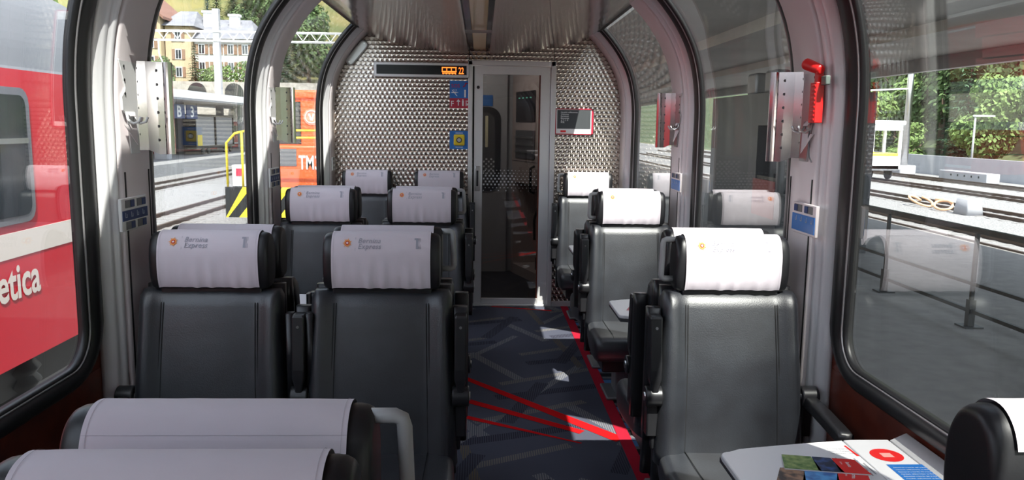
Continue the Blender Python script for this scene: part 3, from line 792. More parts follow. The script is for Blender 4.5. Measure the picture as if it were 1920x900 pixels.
    if hand == 'pair_aisle':
        arm(1, True, True); arm(-1, True, True); hs = 1
    elif hand == 'pair_window':
        arm(-1, False, False); hs = 0
    else:
        arm(-1, True, True); arm(1, False, False); hs = -1
    if hs:
        mb = MB(); x0 = hs*.185; x1 = hs*.236
        mb.tube([(x0, .0, 1.135), (x1-hs*.012, .0, 1.135), (x1-hs*.003, 0, 1.131), (x1, 0, 1.12), (x1+hs*.002, -.003, 1.06), (x1+hs*.004, -.004, 1.01), (x1, -.003, 1.0), (x1-hs*.008, 0, .996), (x0, 0, .996)], .0105, n=12)
        mb.build('grab_handle', M['greypl'], root)
    return root
protoA = make_seat('pair_window'); protoB = make_seat('pair_aisle'); protoC = make_seat('single')
# mirrored prototypes for seats facing away (rotated half turn, the aisle side swaps)
def mirror_seat(src, km):
    r = copy_tree(src, None, True, km)
    return r
kmap = kidmap_of()
def mirror_meshes(root):
    done = {}
    def rec(o):
        for c in [x for x in bpy.data.objects if x.parent == o]:
            if c.type == 'MESH':
                me = c.data.copy(); 
                for v_ in me.vertices: v_.co.x = -v_.co.x
                me.flip_normals(); c.data = me
            rec(c)
    rec(root)
mirA = copy_tree(protoA, None, True, kmap); mirB = copy_tree(protoB, None, True, kmap); mirC = copy_tree(protoC, None, True, kmap)
for r in (mirA, mirB, mirC): mirror_meshes(r)
# the printed face must not be mirrored: swap covers back to the unmirrored mesh
kmap = kidmap_of()
for r, s_ in ((mirA, protoA), (mirB, protoB), (mirC, protoC)):
    src = next(c for c in kmap[s_.name] if c.name.startswith('headrest_cover')); dst = next(c for c in kmap[r.name] if c.name.startswith('headrest_cover'))
    dst.data = src.data
seatspec = [
 ('A', 2.815, -1, 'black leather window seat with pale cover, facing us beside the red train'),
 ('B', 2.815, -1, 'black leather aisle seat facing us, nearest whole one left of the aisle'),
 ('C', 2.815, -1, 'sunlit black leather single seat facing us, directly behind the white table with brochures'),
 ('A', 4.69, -1, 'second-row black window seat facing us, its cover below the orange locomotive'),
 ('B', 4.69, -1, 'second-row black aisle seat facing us, left of the glass door foot'),
 ('C', 4.69, -1, 'second-row sunlit single seat facing us behind small white folding table'),
 ('A', 6.565, -1, 'farthest black window seat with its back to the patterned wall'),
 ('B', 6.565, -1, 'farthest black aisle seat with its back to the wall below the display'),
 ('C', 6.565, -1, 'farthest single seat with its back to the wall under the welcome poster'),
 ('B', .94, 1, 'black seat seen from behind, its pale cover crossing the lower left, grey handle on right'),
 ('B', .94, -1, 'closest seat, only its pale headrest top cut off by bottom left edge'),
 ('C', .94, 1, 'black seat seen from behind at bottom right corner beside the table'),
 ('A', 2.815, 1, 'window seat turned away from us, its headrest peeking behind the one beside red train'),
 ('B', 2.815, 1, 'aisle seat turned away from us, its headrest peeking over the nearest left aisle seat'),
 ('C', 2.815, 1, 'single seat turned away from us behind the sunlit right seat, facing small folding table'),
 ('A', 4.69, 1, 'window seat turned away from us behind second-row window seat, facing the end wall'),
 ('B', 4.69, 1, 'aisle seat turned away from us behind second-row aisle seat, facing the end wall'),
 ('C', 4.69, 1, 'single seat turned away from us behind second-row single seat, near welcome poster'),
]
cx = {'A': -.914, 'B': -.335, 'C': .877}
protos = {('A', -1): protoA, ('B', -1): protoB, ('C', -1): protoC, ('A', 1): mirA, ('B', 1): mirB, ('C', 1): mirC}
used = set()
for col, py, fc, lab in seatspec:
    p = protos[(col, fc)]
    o = p if (col, fc) not in used else copy_tree(p, None, True, kmap)
    used.add((col, fc))
    o.location = (cx[col], py+.085*fc, 0); o.rotation_euler = (0, 0, PI if fc > 0 else 0)
    tag(o, lab, 'seat', 'leather train seats')
for (col, py, fc, lab) in seatspec:
    if (col == 'B' and fc < 0) or (col == 'C' and fc > 0):
        o = next(x for x in bpy.data.objects if x.get('label') == lab)
        for c in list(bpy.data.objects):
            if c.parent == o and c.name.startswith('grab_handle'): bpy.data.objects.remove(c)

# ------------------------------------------------------------------ tables
def table(yc, side, label, detail=False, group='white folding tables'):
    zt = .65; ax = .655 if side > 0 else .51; wx = 1.222 if side > 0 else 1.245
    t = thing('folding_table', label, 'table', (XC if False else 0, yc, zt), 0, group)
    def poly(x0, x1, shrink=0):
        def hd(x): u = (x-ax)/(wx-ax); return (.165+.08*min(1, u*1.4)**.8)-shrink
        pts = []
        n = 6
        for k in range(n+1):
            x = x0+(x1-x0)*k/n
            pts.append((x, hd(x)))
        lo = [(x, -h_) for x, h_ in reversed(pts)]
        if x0 <= ax+.001:
            r = .03; h0 = hd(ax)
            pts = [(ax+r-r*math.cos(a), h0-r+r*math.sin(a)) for a in [PI/2*k/5 for k in range(6)]]+[p for p in pts if p[0] > ax+r]
            lo = [(x, -y) for x, y in reversed(pts)]
        return [(side*x, y) for x, y in pts+lo]
    sg = side
    q = MB(); q.prism(poly(ax, wx-.19), lambda a, b, tt: (a, b, tt), -.016, 0); q.build('table_top', M['table'], t, bevel=.003)
    q = MB(); q.prism(poly(wx-.187, wx-.055), lambda a, b, tt: (a, b, tt), -.016, 0); q.build('fixed_leaf', M['table'], t, bevel=.003)
    q = MB(); q.prism(poly(ax+.004, wx-.05, .002), lambda a, b, tt: (a, b, tt), -.03, -.016); q.build('edge_band', M['tedge'], t)
    q = MB(); q.prism([(wx-.052, 0.0), (wx-.005, .022), (wx-.005, -.03), (wx-.052, -.03)], lambda a, b, tt: (sg*a, tt, b), -.24, .24); q.build('wall_ledge', M['alu'], t, bevel=.002)
    q = MB(); q.cyl((sg*(ax+.17), 0, -.65), (sg*(ax+.17), 0, -.03), .018, n=14); q.cyl((sg*(ax+.17), 0, -.65), (sg*(ax+.17), 0, -.635), .06, n=20); q.build('leg', M['blackpl'], t)
    if detail:
        q = MB(); q.add([(1.107+.043*math.cos(2*PI*k/24), .135+.043*math.sin(2*PI*k/24), .0006) for k in range(24)], [list(range(24))]); q.build('red_disc_print', M['red'], t)
        q = MB(); q.add([(1.092, .12, .0011), (1.122, .12, .0011), (1.122, .148, .0011), (1.092, .148, .0011)], [(0, 1, 2, 3)]); q.build('disc_square_print', mat('pink_print', (.8, .35, .3), .6), t)
        q = MB(); q.add([(1.075, .075, .0006), (1.185, .075, .0006), (1.185, -.09, .0006), (1.075, -.09, .0006)], [(0, 1, 2, 3)]); q.build('blue_print_panel', M['blue'], t)
        q = MB()
        for k in range(7):
            put_text(q, 'Herzlich willkommen an Bord' if k % 2 else 'Benvenuti a bordo del treno', .0075, lambda a, b, k=k: (1.083+a, .052-k*.013+b, .0011))
        q.build('white_print_lines', M['white'], t)
        q = MB()
        for k, t_ in enumerate(('Bernina Express', 'Chur - Tirano', 'St. Moritz - Tirano')): put_text(q, t_, .010, lambda a, b, k=k: (.96+a, .175-k*.016+b, .0006))
        for k in range(7): q.b2((.945+k*.012, .02+.012*math.sin(k), .0003), (.949+k*.012, .10+.02*math.sin(k*1.7), .0006))
        q.build('grey_print_lines', M['grey'], t)
        q = MB(); q.add([(1.018, .20, .0006), (1.024, .20, .0006), (1.03, .13, .0006), (1.022, .13, .0006)], [(0, 1, 2, 3)]); q.build('red_print_line', M['red'], t)
        q = MB(); q.cyl((1.222, .0, .010), (1.222, 0, .0135), .017, n=20); q.build('socket_ring', M['blackpl'], t)
        q = MB(); q.b2((1.21, -.07, .008), (1.235, -.03, .0155)); q.build('ledge_sticker', M['white'], t)
    else:
        q = MB(); q.add([(sg*(ax+.05), -.06, .0006), (sg*(ax+.20), -.09, .0006), (sg*(ax+.24), .03, .0006), (sg*(ax+.09), .05, .0006)], [(0, 1, 2, 3)]); q.build('leaflet_print', M['signred'], t)
    return t
table(1.875, 1, 'large white folding table with brochures and red disc at bottom right', True)
table(3.77, 1, 'small white folding table between single seats, halfway along the right side')
table(5.65, 1, 'farthest white folding table on the right, near the welcome poster')
table(3.82, -1, 'white folding table glimpsed between the two nearest left seats')
table(5.65, -1, 'farthest left folding table, between second and last rows of paired seats')

def brochure(name, label, corners, z, mats_cols):
    t = thing(name, label, 'brochure', tuple(corners[0][:2])+(z,), 0, 'brochures on the white table')
    A, B, D, E_ = [Vector((c[0]-corners[0][0], c[1]-corners[0][1], 0)) for c in corners]
    def P(u, v_, h): return (A*(1-u)+B*u)*(1-v_)+(E_*(1-u)+D*u)*v_ + Vector((0, 0, h))
    q = MB(); q.add([P(u, v_, h) for h in (0, .003) for u, v_ in ((0, 0), (1, 0), (1, 1), (0, 1))], [(0,1,2,3),(4,5,6,7),(0,1,5,4),(1,2,6,5),(2,3,7,6),(3,0,4,7)])
    q.build('paper', mats_cols[0], t)
    for nm, m_, (u0, u1, v0, v1) in mats_cols[1:]:
        q = MB(); q.add([P(u, v_, .0035) for u, v_ in ((u0, v0), (u1-.03, v0), (u1+.02, v1), (u0, v1))], [(0, 1, 2, 3)]); q.build(nm, m_, t)
    q = MB(); put_text(q, 'Bernina', .016, lambda a, b: P(.80+b*4.5, .25+a*7, .0042), bold=.01); put_text(q, 'Express', .009, lambda a, b: P(.73+b*4.5, .25+a*7, .0042)); q.build('white_lettering', M['white'], t)
    return t
mg = mat('photo_green', (.04, .14, .015), .35, var=(55, (.28, .36, .12), .35, .65)); mdk = mat('photo_dark_blue', (.01, .02, .05), .35, var=(40, (.05, .12, .35), .45, .7))
mbr = mat('photo_brown', (.03, .02, .02), .35, var=(40, (.35, .2, .12), .4, .6)); mbl = mat('photo_blue', (.03, .12, .4), .35, var=(30, (.1, .35, .7), .4, .6))
zz = .6545
cs = [tuple(at(u, v_, z=zz)) for u, v_ in ((1465, 854), (1607, 864.5), (1633, 892), (1471, 880))]
brochure('brochure', 'brochure with green mountain photo and red end, lying on top on the table', cs, zz, [M['white'], ('green_photo', mg, (0, .42, 0, 1)), ('dark_photo', mdk, (.4, .68, 0, 1)), ('red_cover_end', M['red'], (.66, .99, 0, 1))])
cs = [tuple(at(u, v_, z=zz-.004)) for u, v_ in ((1462, 879), (1631, 885), (1633, 912), (1455, 907))]
brochure('brochure', 'brochure with brown and blue photo, partly under the green mountain one', cs, zz-.004, [M['white'], ('brown_photo', mbr, (0, .3, 0, 1)), ('blue_photo', mbl, (.28, .66, 0, 1)), ('red_cover_end', M['red'], (.64, .99, 0, 1))])

# ------------------------------------------------------------------ exterior: ground, platforms, tracks
RT_Z = -.95
M['ballast'] = mat('ballast', (.14, .137, .132), .95, bump=(22, .9, .05), var=(18, (.32, .31, .30), .35, .65))
M['rail'] = mat('rail_steel', (.09, .06, .045), .5, metal=.3)
M['sleeper'] = mat('sleeper', (.2, .19, .18), .9)
M['asphalt'] = mat('asphalt', (.15, .14, .13), .9, var=(6, (.19, .18, .165), .3, .7))
M['concrete'] = mat('concrete', (.21, .21, .21), .85, var=(2, (.26, .26, .26), .3, .7))
M['concwhite'] = mat('pale_concrete', (.30, .30, .315), .8, var=(1.5, (.36, .36, .37), .3, .7))
M['trainred'] = mat('train_red', (.50, .004, .018), .35, coat=.3)
M['traingrey'] = mat('train_roof_grey', (.11, .11, .115), .5)
M['cream'] = mat('train_stripe', (.62, .56, .50), .5)
M['orange'] = mat('loco_orange', (.85, .13, .03), .45)
M['darkglass'] = mat('dark_window', (.03, .035, .04), .08, spec=.8)
M['grass'] = mat('hill_grass', (.085, .11, .03), .95, var=(.09, (.20, .165, .06), .35, .65))
M['canopyu'] = mat('canopy_grey', (.26, .25, .24), .8, var=(.7, (.34, .33, .31), .3, .7))
def leafmat(name, c1, c2):
    m = mat(name, c1, .8, var=(.9, c2, .35, .65)); return m
M['leafA'] = leafmat('leaf_mid', (.075, .13, .028), (.15, .23, .06))
M['leafB'] = leafmat('leaf_dark', (.055, .10, .03), (.11, .17, .055))
M['leafC'] = leafmat('needles', (.035, .085, .04), (.08, .15, .07))
M['bark'] = mat('bark', (.09, .06, .04), .9)

def hill_h(x, y):
    u = -.45*x+.89*y
    def sm(v, a_, b_): t = min(1, max(0, (v-a_)/(b_-a_))); return t*t*(3-2*t)
    h = 5.0*sm(y, 71, 74.5) + max(0, u-124)*.36 + max(0, u-160)*.14
    f = sm((-x-2-.06*y), 0, 14)
    h2 = h*f
    n = noise.noise(Vector((x*.03, y*.03, 1)))*3*min(1, max(0, h2-5)/8)
    # bank on the right
    r = max(0, x-36)*.42; r = min(r, 26)
    return -1.12 + h2 + n + r
g = MB(); gx = [-260+i*8 for i in range(0, 26)]+[-52+i*3 for i in range(0, 44)]+[84, 100, 130]; gy = [-60, -20, 10, 30]+[40+i*5 for i in range(0, 42)]+[270, 300, 340, 400]
g.loft([[(x, y, hill_h(x, y)) for x in gx] for y in gy], closed=False)
for i_, f_ in enumerate(g.f):
    if g.v[f_[0]][0] > 27: g.m[i_] = 1
gr = g.build('ground', [M['grass'], mat('undergrowth', (.035, .055, .018), .95, var=(.8, (.08, .11, .04), .35, .65))], kind='structure', fix=False)
q = MB(); q.b2((-14.9, -60, -1.5), (-1.45, 140, -1.06)); q.build('ground', M['ballast'], kind='structure')
q = MB(); q.b2((9.4, -60, -1.5), (27.4, 140, -1.06)); q.build('ground', M['ballast'], kind='structure')
q = MB(); q.b2((-1.6, -60, -1.6), (1.6, 140, -1.1)); q.build('ground', M['ballast'], kind='structure')

def track(xc_, y0, y1, label):
    t = thing('railway_track', label, 'railway track', (xc_, y0, RT_Z), 0, 'railway tracks of the station')
    for sx in (-.5, .5):
        q = MB(); sec = [(-.06, -.14), (.06, -.14), (.06, -.12), (.012, -.1), (.012, -.035), (.035, -.025), (.035, 0), (-.035, 0), (-.035, -.025), (-.012, -.035), (-.012, -.1), (-.06, -.12)]
        q.prism(sec, lambda a, b, tt: (sx+a, tt, b), 0, y1-y0); q.build('rail', M['rail'], t)
    q = MB(); n = int((y1-y0)/.62)
    for i in range(n): q.b2((-.85, i*.62, -.155), (.85, i*.62+.24, -.10))
    q.build('sleeper_row', M['sleeper'], t, kind='stuff')
    return t
track(-4.45, -50, 60, 'track under the red train and orange locomotive')
track(-8.2, 2, 90, 'sunlit track nearest behind the orange locomotive, left side')
track(-12.7, 6, 110, 'track running along the covered platform marked B 3')
track(11.9, -40, 70, 'sunlit track nearest the black railing on the right')
track(16.2, -40, 80, 'second yard track beyond the black railing')
track(20.6, -40, 90, 'third yard track, below the yellow and white rail vehicle')
track(24.4, -40, 100, 'farthest yard track, along the pale concrete wall')

q = MB(); q.b2((1.62, -70, -1.5), (9.4, 60, -.56)); q.build('floor_platform_right', M['asphalt'], kind='structure')
q = MB(); q.b2((-24, -60, -1.5), (-14.9, 130, -.5)); q.build('floor_platform_left', M['concrete'], kind='structure')

# canopy over the right platform
ca = thing('platform_canopy', 'wide grey canopy above the right platform, pale thin edge', 'canopy', (0, 0, 0))
q = MB(); q.add([(2.0, y, z) for y in (-70, 60) for z in (3.25, 3.45)]+[(10.0, y, z) for y in (-70, 60) for z in (3.0, 3.2)], [(0,1,3,2),(4,6,7,5),(0,4,5,1),(2,3,7,6),(0,2,6,4),(1,5,7,3)])
q.build('roof_slab', M['canopyu'], ca)
q = MB(); q.b2((10.0, -70, 2.96), (10.05, 60, 3.22)); q.build('fascia', M['concwhite'], ca)
for x_, z_, hh_ in ((9.2, 2.76, .3), (6.6, 2.95, .2), (4.2, 3.0, .22), (2.05, 3.1, .2)):
    q = MB(); q.b2((x_, -70, z_), (x_+.18, 60, z_+hh_)); q.build('purlin', M['dull'] if x_ > 8 else M['canopyu'], ca)
for y_ in (26, 34, 42):
    q = MB(); q.b2((6.5, y_, -.56), (6.8, y_+.3, 3.0)); q.build('column', M['concrete'], ca)

# railing
rl = thing('platform_railing', 'black metal railing along the edge of the right platform', 'railing', (5.28, 8, -.56))
ys = [4.48-8+1.84*k-1.84 for k in range(7)]
for z_, r_ in ((1.05, .028), (.475, .018), (.18, .02)):
    q = MB(); q.b2((-r_, ys[0], z_-r_), (r_, ys[-1], z_+r_)); q.build('rail', M['black'], rl)
for y_ in ys:
    q = MB(); q.b2((-.018, y_-.018, .3), (.018, y_+.018, 1.05)); q.b2((-.035, y_-.035, 0), (.035, y_+.035, .30)); q.build('post', M['black'], rl)
    q = MB(); q.b2((-.1, y_-.1, 0), (.1, y_+.1, .018)); q.build('base_plate', M['black'], rl)

# dark kiosk on the right platform
kk = thing('platform_kiosk', 'tall dark cabin on the right platform with one window and two roof boxes', 'kiosk', (5.0, 15.2, -.56))
q = MB(); q.b2((0, -2.0, 0), (1.6, 2.0, .9)); q.b2((0, -2.0, 2.15), (1.6, 2.0, 2.72)); q.b2((0, -.9, .9), (1.6, 2.0, 2.15)); q.b2((0, -2.0, .9), (1.6, -1.9, 2.15)); q.build('body', mat('kiosk_dark', (.035, .037, .042), .5), kk)
q = MB(); q.b2((-.01, -1.9, .55), (0, -.8, 1.2)); q.build('red_reflection', mat('kiosk_red_reflection', (.12, .01, .012), .5), kk)  # dark red plate painted in for a red reflection on the cabin
q = MB(); q.b2((.02, -1.92, 1.2), (.05, -.9, 1.26)); q.build('window_bar', M['black'], kk)
for y_ in (-.1, -1.05):
    q = MB(); q.b2((.1, y_-.25, 2.72), (.4, y_+.25, 3.12)); q.build('roof_box', M['dull'], kk, bevel=.05)

# pale wall, masts, lamp
q = MB(); q.b2((27.4, -60, -1.3), (27.7, 62, .08)); 
o = q.build('boundary_wall', M['concwhite']); tag(o, 'long low pale concrete wall behind the rail yard', 'wall')
ms = thing('catenary_mast', 'thick silver catenary mast standing before the pale wall', 'mast', (25.6, 47.3, -1.06))
q = MB(); q.cyl((0, 0, .5), (0, 0, 10), .2, .17, n=16); q.build('pole', M['steel'], ms)
q = MB(); q.b2((-.5, -.5, 0), (.5, .5, .55)); q.build('footing', M['concwhite'], ms, bevel=.05)
q = MB(); q.tube([(0, 0, 5.1), (-4.5, 0, 4.85)], .05, n=6); q.tube([(0, 0, 6.9), (-.9, 0, 7.6)], .04, n=6); q.build('bracket_arm', M['white'], ms)
lp = thing('yard_lamp', 'slender pale lamp post behind the wall with flat lamp head', 'lamp', (28.5, 45.3, -1.1))
q = MB(); q.cyl((0, 0, 0), (0, 0, 3.55), .07, .05, n=10); q.build('pole', M['concwhite'], lp)
q = MB(); q.b2((-.1, -.12, 3.5), (1.1, .12, 3.6)); q.build('lamp_head', M['white'], lp, bevel=.03)
cbx = thing('cable_box', 'long low concrete box at the foot of the pale wall', 'box', (25.7, 41.2, -1.06))
q = MB(); q.b2((-.3, -2.2, 0), (.4, 2.0, .5)); q.build('body', M['concwhite'], cbx, bevel=.03)
for k in range(5):
    q = MB(); q.b2((-.31, -1.6+k*.6, .25), (-.3, -1.5+k*.6, .35)); q.build('slot', M['black'], cbx)
for (x_, y_, s_, lb) in ((15.4, 24.4, .55, 'pale concrete block beside the coiled hoses'), (14.2, 30.5, .6, 'pale concrete block by window edge near the second yard track')):
    b = thing('concrete_block', lb, 'block', (x_, y_, -1.06)); q = MB()
    q.loft([[(a, c_, z) for a, c_ in rrect(w_, w_*1.4, .04, 2)] for z, w_ in ((0, s_), (s_*.9, s_*.8))]); q.build('body', M['concwhite'], b)
for k, (x_, y_) in enumerate(((15.2, 27.2), (15.2, 25.3))):
    q = MB(); pts = [(x_+.22*math.cos(t)+.02*t, y_+.45*math.sin(t)+.07*t*(1 if k else -1), -1.0+.22*(1+math.sin(t*1.0+k))*.6) for t in [i*.4 for i in range(20)]]
    q.tube(pts, .045, n=6); tag(q.build('hose', mat('hose_peach', (.75, .45, .25), .7)), ['peach-coloured hose lying in loops left of its twin', 'peach-coloured hose looped against the concrete block'][k], 'hose', 'hoses in the rail yard')

# yellow and white rail vehicle
rv = thing('rail_vehicle', 'small rail vehicle with white open cab and yellow lower body', 'rail vehicle', (20.6, 41.5, RT_Z))
q = MB(); q.b2((-.75, -1.6, .45), (.75, 3.0, .75)); q.build('frame', M['dull'], rv, bevel=.03)
q = MB(); q.b2((-.85, -1.45, .7), (.85, -.2, 1.35)); q.b2((-.85, 1.2, .7), (.85, 2.9, 1.35)); q.build('side_body', M['yellow'], rv, bevel=.06)
for sx in (-.85, .72):
    for y_ in (-1.5, .1, 1.35): 
        q = MB(); q.b2((sx, y_, .6), (sx+.13, y_+.13, 2.9)); q.build('cab_post', M['white'], rv)
q = MB(); q.b2((-.95, -1.65, 2.75), (.95, 1.6, 3.0)); q.build('roof', M['white'], rv, bevel=.08)
q = MB(); q.b2((-.8, -1.6, .55), (.8, -1.5, 1.2)); q.b2((-.8, -1.6, 2.5), (.8, -1.5, 2.9)); q.build('front_panel', M['white'], rv)
for sx in (-.5, .5):
    for y_ in (-1.0, 1.9):
        q = MB(); q.cyl((sx-.06, y_, .33), (sx+.06, y_, .33), .33, n=20); q.build('wheel', M['black'], rv)

# ------------------------------------------------------------------ red train
rt = thing('red_passenger_train', 'red passenger train with grey roof and cream stripe on next track', 'train', (-4.45, 7.15, RT_Z))
XS = 1.35
secp = [(XS, .83), (XS, 2.78), (1.33, 2.82), (1.24, 3.06), (1.02, 3.34), (.6, 3.55), (0, 3.62)]
side_lo = secp[:2]
def T(a, b, y): return (a, y, b)
q = MB()
q.add([(XS, -45, .83), (XS, 0, .83), (XS, 0, 2.80), (XS, -45, 2.80)], [(0, 1, 2, 3)]); 
q.add([(-XS, -45, .83), (-XS, 0, .83), (-XS, 0, 2.80), (-XS, -45, 2.80)], [(0, 1, 2, 3)]); q.add([(-XS, 0, .83), (XS, 0, .83), (XS, 0, 2.8), (-XS, 0, 2.8)], [(0, 1, 2, 3)]); q.add([(-XS, -45, .83), (XS, -45, .83), (XS, 0, .83), (-XS, 0, .83)], [(0, 1, 2, 3)])
q.build('body', M['trainred'], rt)
q = MB(); cr_ = [(XS, 2.80)]+crom(secp[2:], 5, closed=False); full = cr_+[(-a, b) for a, b in reversed(cr_[:-1])]
q.prism(full, lambda a, b, t: (a, t, b), -45, 0); q.build('roof', M['traingrey'], rt)
q = MB(); q.b2((XS, -45, 1.556), (XS+.004, 0, 1.725)); q.build('cream_stripe', M['cream'], rt)
for k in range(10):
    y1_ = -1.52-k*1.95; y0_ = y1_-1.35
    o = MB(); 
    fr = [(a+(y0_+y1_)/2, b+2.23) for a, b in rrect(1.35, .90, .10, 4)]; fi = [(a+(y0_+y1_)/2, b+2.23) for a, b in rrect(1.25, .80, .07, 4)]
    o.prism(fr, lambda a, b, t: (t, a, b), XS, XS+.012); wfr = o.build('window', M['dull'], rt)
    o = MB(); o.prism(fi, lambda a, b, t: (t, a, b), XS+.012, XS+.016); pn = o.build('pane', M['darkglass'], wfr)
    o = MB(); o.b2((XS+.016, y0_+.05, 2.31), (XS+.022, y1_-.05, 2.345)); o.build('window_bar', M['steel'], wfr)
q = MB(); V, F = text_geo('Ferrovia retica', .33, bold=.022, shear=.0, align='RIGHT')
q.add([(XS+.006, -1.52+a*.80, 1.285+b) for a, b in V], F); q.build('side_lettering', M['cream'], rt)
q = MB(); q.b2((-1.2, -45, .55), (1.2, -.1, .83)); q.build('underframe', M['black'], rt)
for yb in (-1.5, -14.5):
    q = MB(); q.b2((.7, yb-1.3, .35), (.95, yb+1.3, .6)); q.b2((-.95, yb-1.3, .35), (-.7, yb+1.3, .6)); q.build('bogie_frame', M['dull'], rt, bevel=.03)
    for dy in (-.9, .9):
        for sx in (-.5, .5):
            q = MB(); q.cyl((sx-.06, yb+dy, .35), (sx+.06, yb+dy, .35), .35, n=24); q.build('wheel', M['dull'], rt)
    for sx in (-1.05, 1.05):
        q = MB(); q.loft([[(sx+r_*math.cos(t), yb+r_*math.sin(t), z) for t in [2*PI*k/16 for k in range(16)]] for z, r_ in ((.45, .2), (.5, .23), (.55, .19), (.6, .23), (.65, .19), (.7, .23), (.75, .19), (.82, .2))]); q.build('air_spring', M['black'], rt)
q = MB(); q.b2((-.4, .0, .7), (.4, .35, 2.75)); q.build('gangway', M['black'], rt)

# ------------------------------------------------------------------ orange shunting locomotive
lo = thing('shunting_locomotive', 'orange shunting locomotive marked TM 3 with yellow handrails and hazard stripes', 'locomotive', (-4.75, 18.5, RT_Z))
q = MB(); q.b2((-1.1, 0, .45), (1.2, 8, .75)); q.build('frame', M['dull'], lo, bevel=.03)
q = MB(); q.b2((-.60, .8, .75), (.95, 4.2, 1.95)); q.build('bonnet', M['orange'], lo, bevel=.06)
q = MB(); q.b2((-.55, 1.5, 1.9), (1.15, 4.2, 3.15)); q.b2((-.65, 1.45, 3.05), (1.25, 4.3, 3.27)); q.build('cab', M['orange'], lo, bevel=.05)
q = MB(); q.b2((-.36, 1.485, 1.98), (.28, 1.5, 2.95)); cw = q.build('cab_window', M['darkglass'], lo)
q = MB()
for a, b in (((-.40, 1.47, 1.94), (-.36, 1.49, 2.99)), ((.28, 1.47, 1.94), (.32, 1.49, 2.99)), ((-.4, 1.47, 1.94), (.32, 1.49, 1.98)), ((-.4, 1.47, 2.95), (.32, 1.49, 2.99))): q.b2(a, b)
q.build('window_seal', M['black'], cw)
q = MB(); q.b2((-.45, .78, 1.45), (.35, .80, 1.86)); q.build('radiator_grille', M['dull'], lo)
q = MB(); q.b2((-.2, 1.42, 3.0), (.0, 1.46, 3.12)); q.cyl((-.1, 1.38, 3.06), (-.1, 1.44, 3.06), .09, n=14); q.build('headlamp', M['dull'], lo)
q = MB(); V, F = text_geo('TM3', .46, bold=.02); q.add([(.40+a*.58, .785, 1.38+b) for a, b in V], F); q.build('side_lettering', M['white'], lo)
q = MB(); q.cyl((.58, 1.48, 2.62), (.58, 1.495, 2.62), .2, n=20); crs = q.build('crest', mat('crest_pale', (.75, .3, .2), .5), lo)
q = MB(); q.tube([(.58+.15*math.cos(t), 1.475, 2.62+.15*math.sin(t)) for t in [2*PI*k/20 for k in range(20)]], .012, n=5, closed=True); q.add([(.50, 1.474, 2.70), (.54, 1.474, 2.70), (.585, 1.474, 2.58), (.565, 1.474, 2.52)], [(0, 1, 2, 3)]); q.add([(.66, 1.474, 2.70), (.62, 1.474, 2.70), (.575, 1.474, 2.58), (.60, 1.474, 2.52)], [(0, 1, 2, 3)]); q.build('crest_mark', M['white'], crs)
# platform end with hazard chevrons
q = MB(); q.b2((-1.1, -.05, .30), (1.2, 0, 1.0)); bp = q.build('buffer_beam', M['black'], lo)
for k in range(6):
    x0 = -1.25+k*.45
    pts = [(x0, .30), (x0+.2, .30), (x0+.75, 1.0), (x0+.55, 1.0)]
    pts = [(max(-1.1, min(1.2, a)), b) for a, b in pts]
    if pts[0][0] == pts[1][0] and pts[2][0] == pts[3][0]: continue
    q = MB(); q.prism(pts, lambda a, b, t: (a, t, b), -.056, -.051); q.build('yellow_stripe', M['yellow'], bp)
q = MB(); q.tube([(-1.05, .0, .95), (-1.05, 0, 2.0), (-.85, 0, 2.22), (-.5, 0, 2.3), (1.15, .0, 2.3)], .028, n=8); q.tube([(-.7, 0, .95), (-.7, 0, 2.26)], .028, n=8); q.tube([(-.6, .75, 2.12), (1.2, .75, 2.12)], .028, n=8); q.build('handrail', M['yellow'], lo)
q = MB(); q.b2((-.95, .0, 1.0), (-.3, .3, 1.5)); q.build('sand_box', M['alu'], lo, bevel=.02)
q = MB(); q.b2((-.85, -.02, 1.25), (-.68, 0, 1.42)); q.build('tail_lamp', M['signred'], lo)
for y_ in (1.8, 5.6):
    for sx in (-.5, .5):
        q = MB(); q.cyl((sx+.3-.06, y_, .4), (sx+.3+.06, y_, .4), .4, n=20); q.build('wheel', M['black'], lo)
q = MB(); q.b2((-.55, 4.2, .75), (1.1, 8, 2.0)); q.build('rear_bonnet', M['orange'], lo, bevel=.06)

# ------------------------------------------------------------------ left platform
cl = thing('platform_canopy', 'flat pale canopy over the left platform where the B and 3 signs hang', 'canopy', (-15.5, 45, .3))
q = MB(); q.b2((-6.5, -20, 2.35), (0, 60, 2.45)); q.build('ceiling', M['concwhite'], cl)
q = MB(); q.b2((-.12, -20, 2.45), (.02, 60, 2.85)); q.b2((-6.5, -20, 2.45), (-.12, 60, 2.8)); q.build('fascia', M['white'], cl)
for y_ in (-1.0, 14, 28):
    q = MB(); q.loft([[(-1.7+a*w_, y_+b*.6, z) for a, b in rrect(1, 1, .1, 2)] for z, w_ in ((-.8, .75), (1.7, .75), (2.35, 1.5))], smooth=False); q.build('column', M['concwhite'], cl)
for ch, yy_, lb in (('B', 44.9, 'square dark blue platform sign with white letter B'), ('3', 46.9, 'square dark blue platform sign with white number 3')):
    s_ = thing('platform_sign', lb, 'sign', (-16.6, yy_, 2.5), 0, 'platform signs')
    q = MB(); q.b2((-.03, -.85, -.82), (.03, .85, -.05)); q.build('board', M['navy'], s_)
    q = MB(); q.b2((-.01, .78, -.06), (.01, .84, .07)); q.build('hanger', M['black'], s_)
    for sgn, m_ in ((1, 1),):
        V, F = text_geo(ch, .85, bold=.02, align='CENTER'); q = MB(); q.add([(.034, a*1.5, -.72+b) for a, b in V], F); q.build('white_letter', M['white'], s_)
tt = thing('red_train', 'distant red train with white band standing behind the left platform', 'train', (-21.5, 40, -.5))
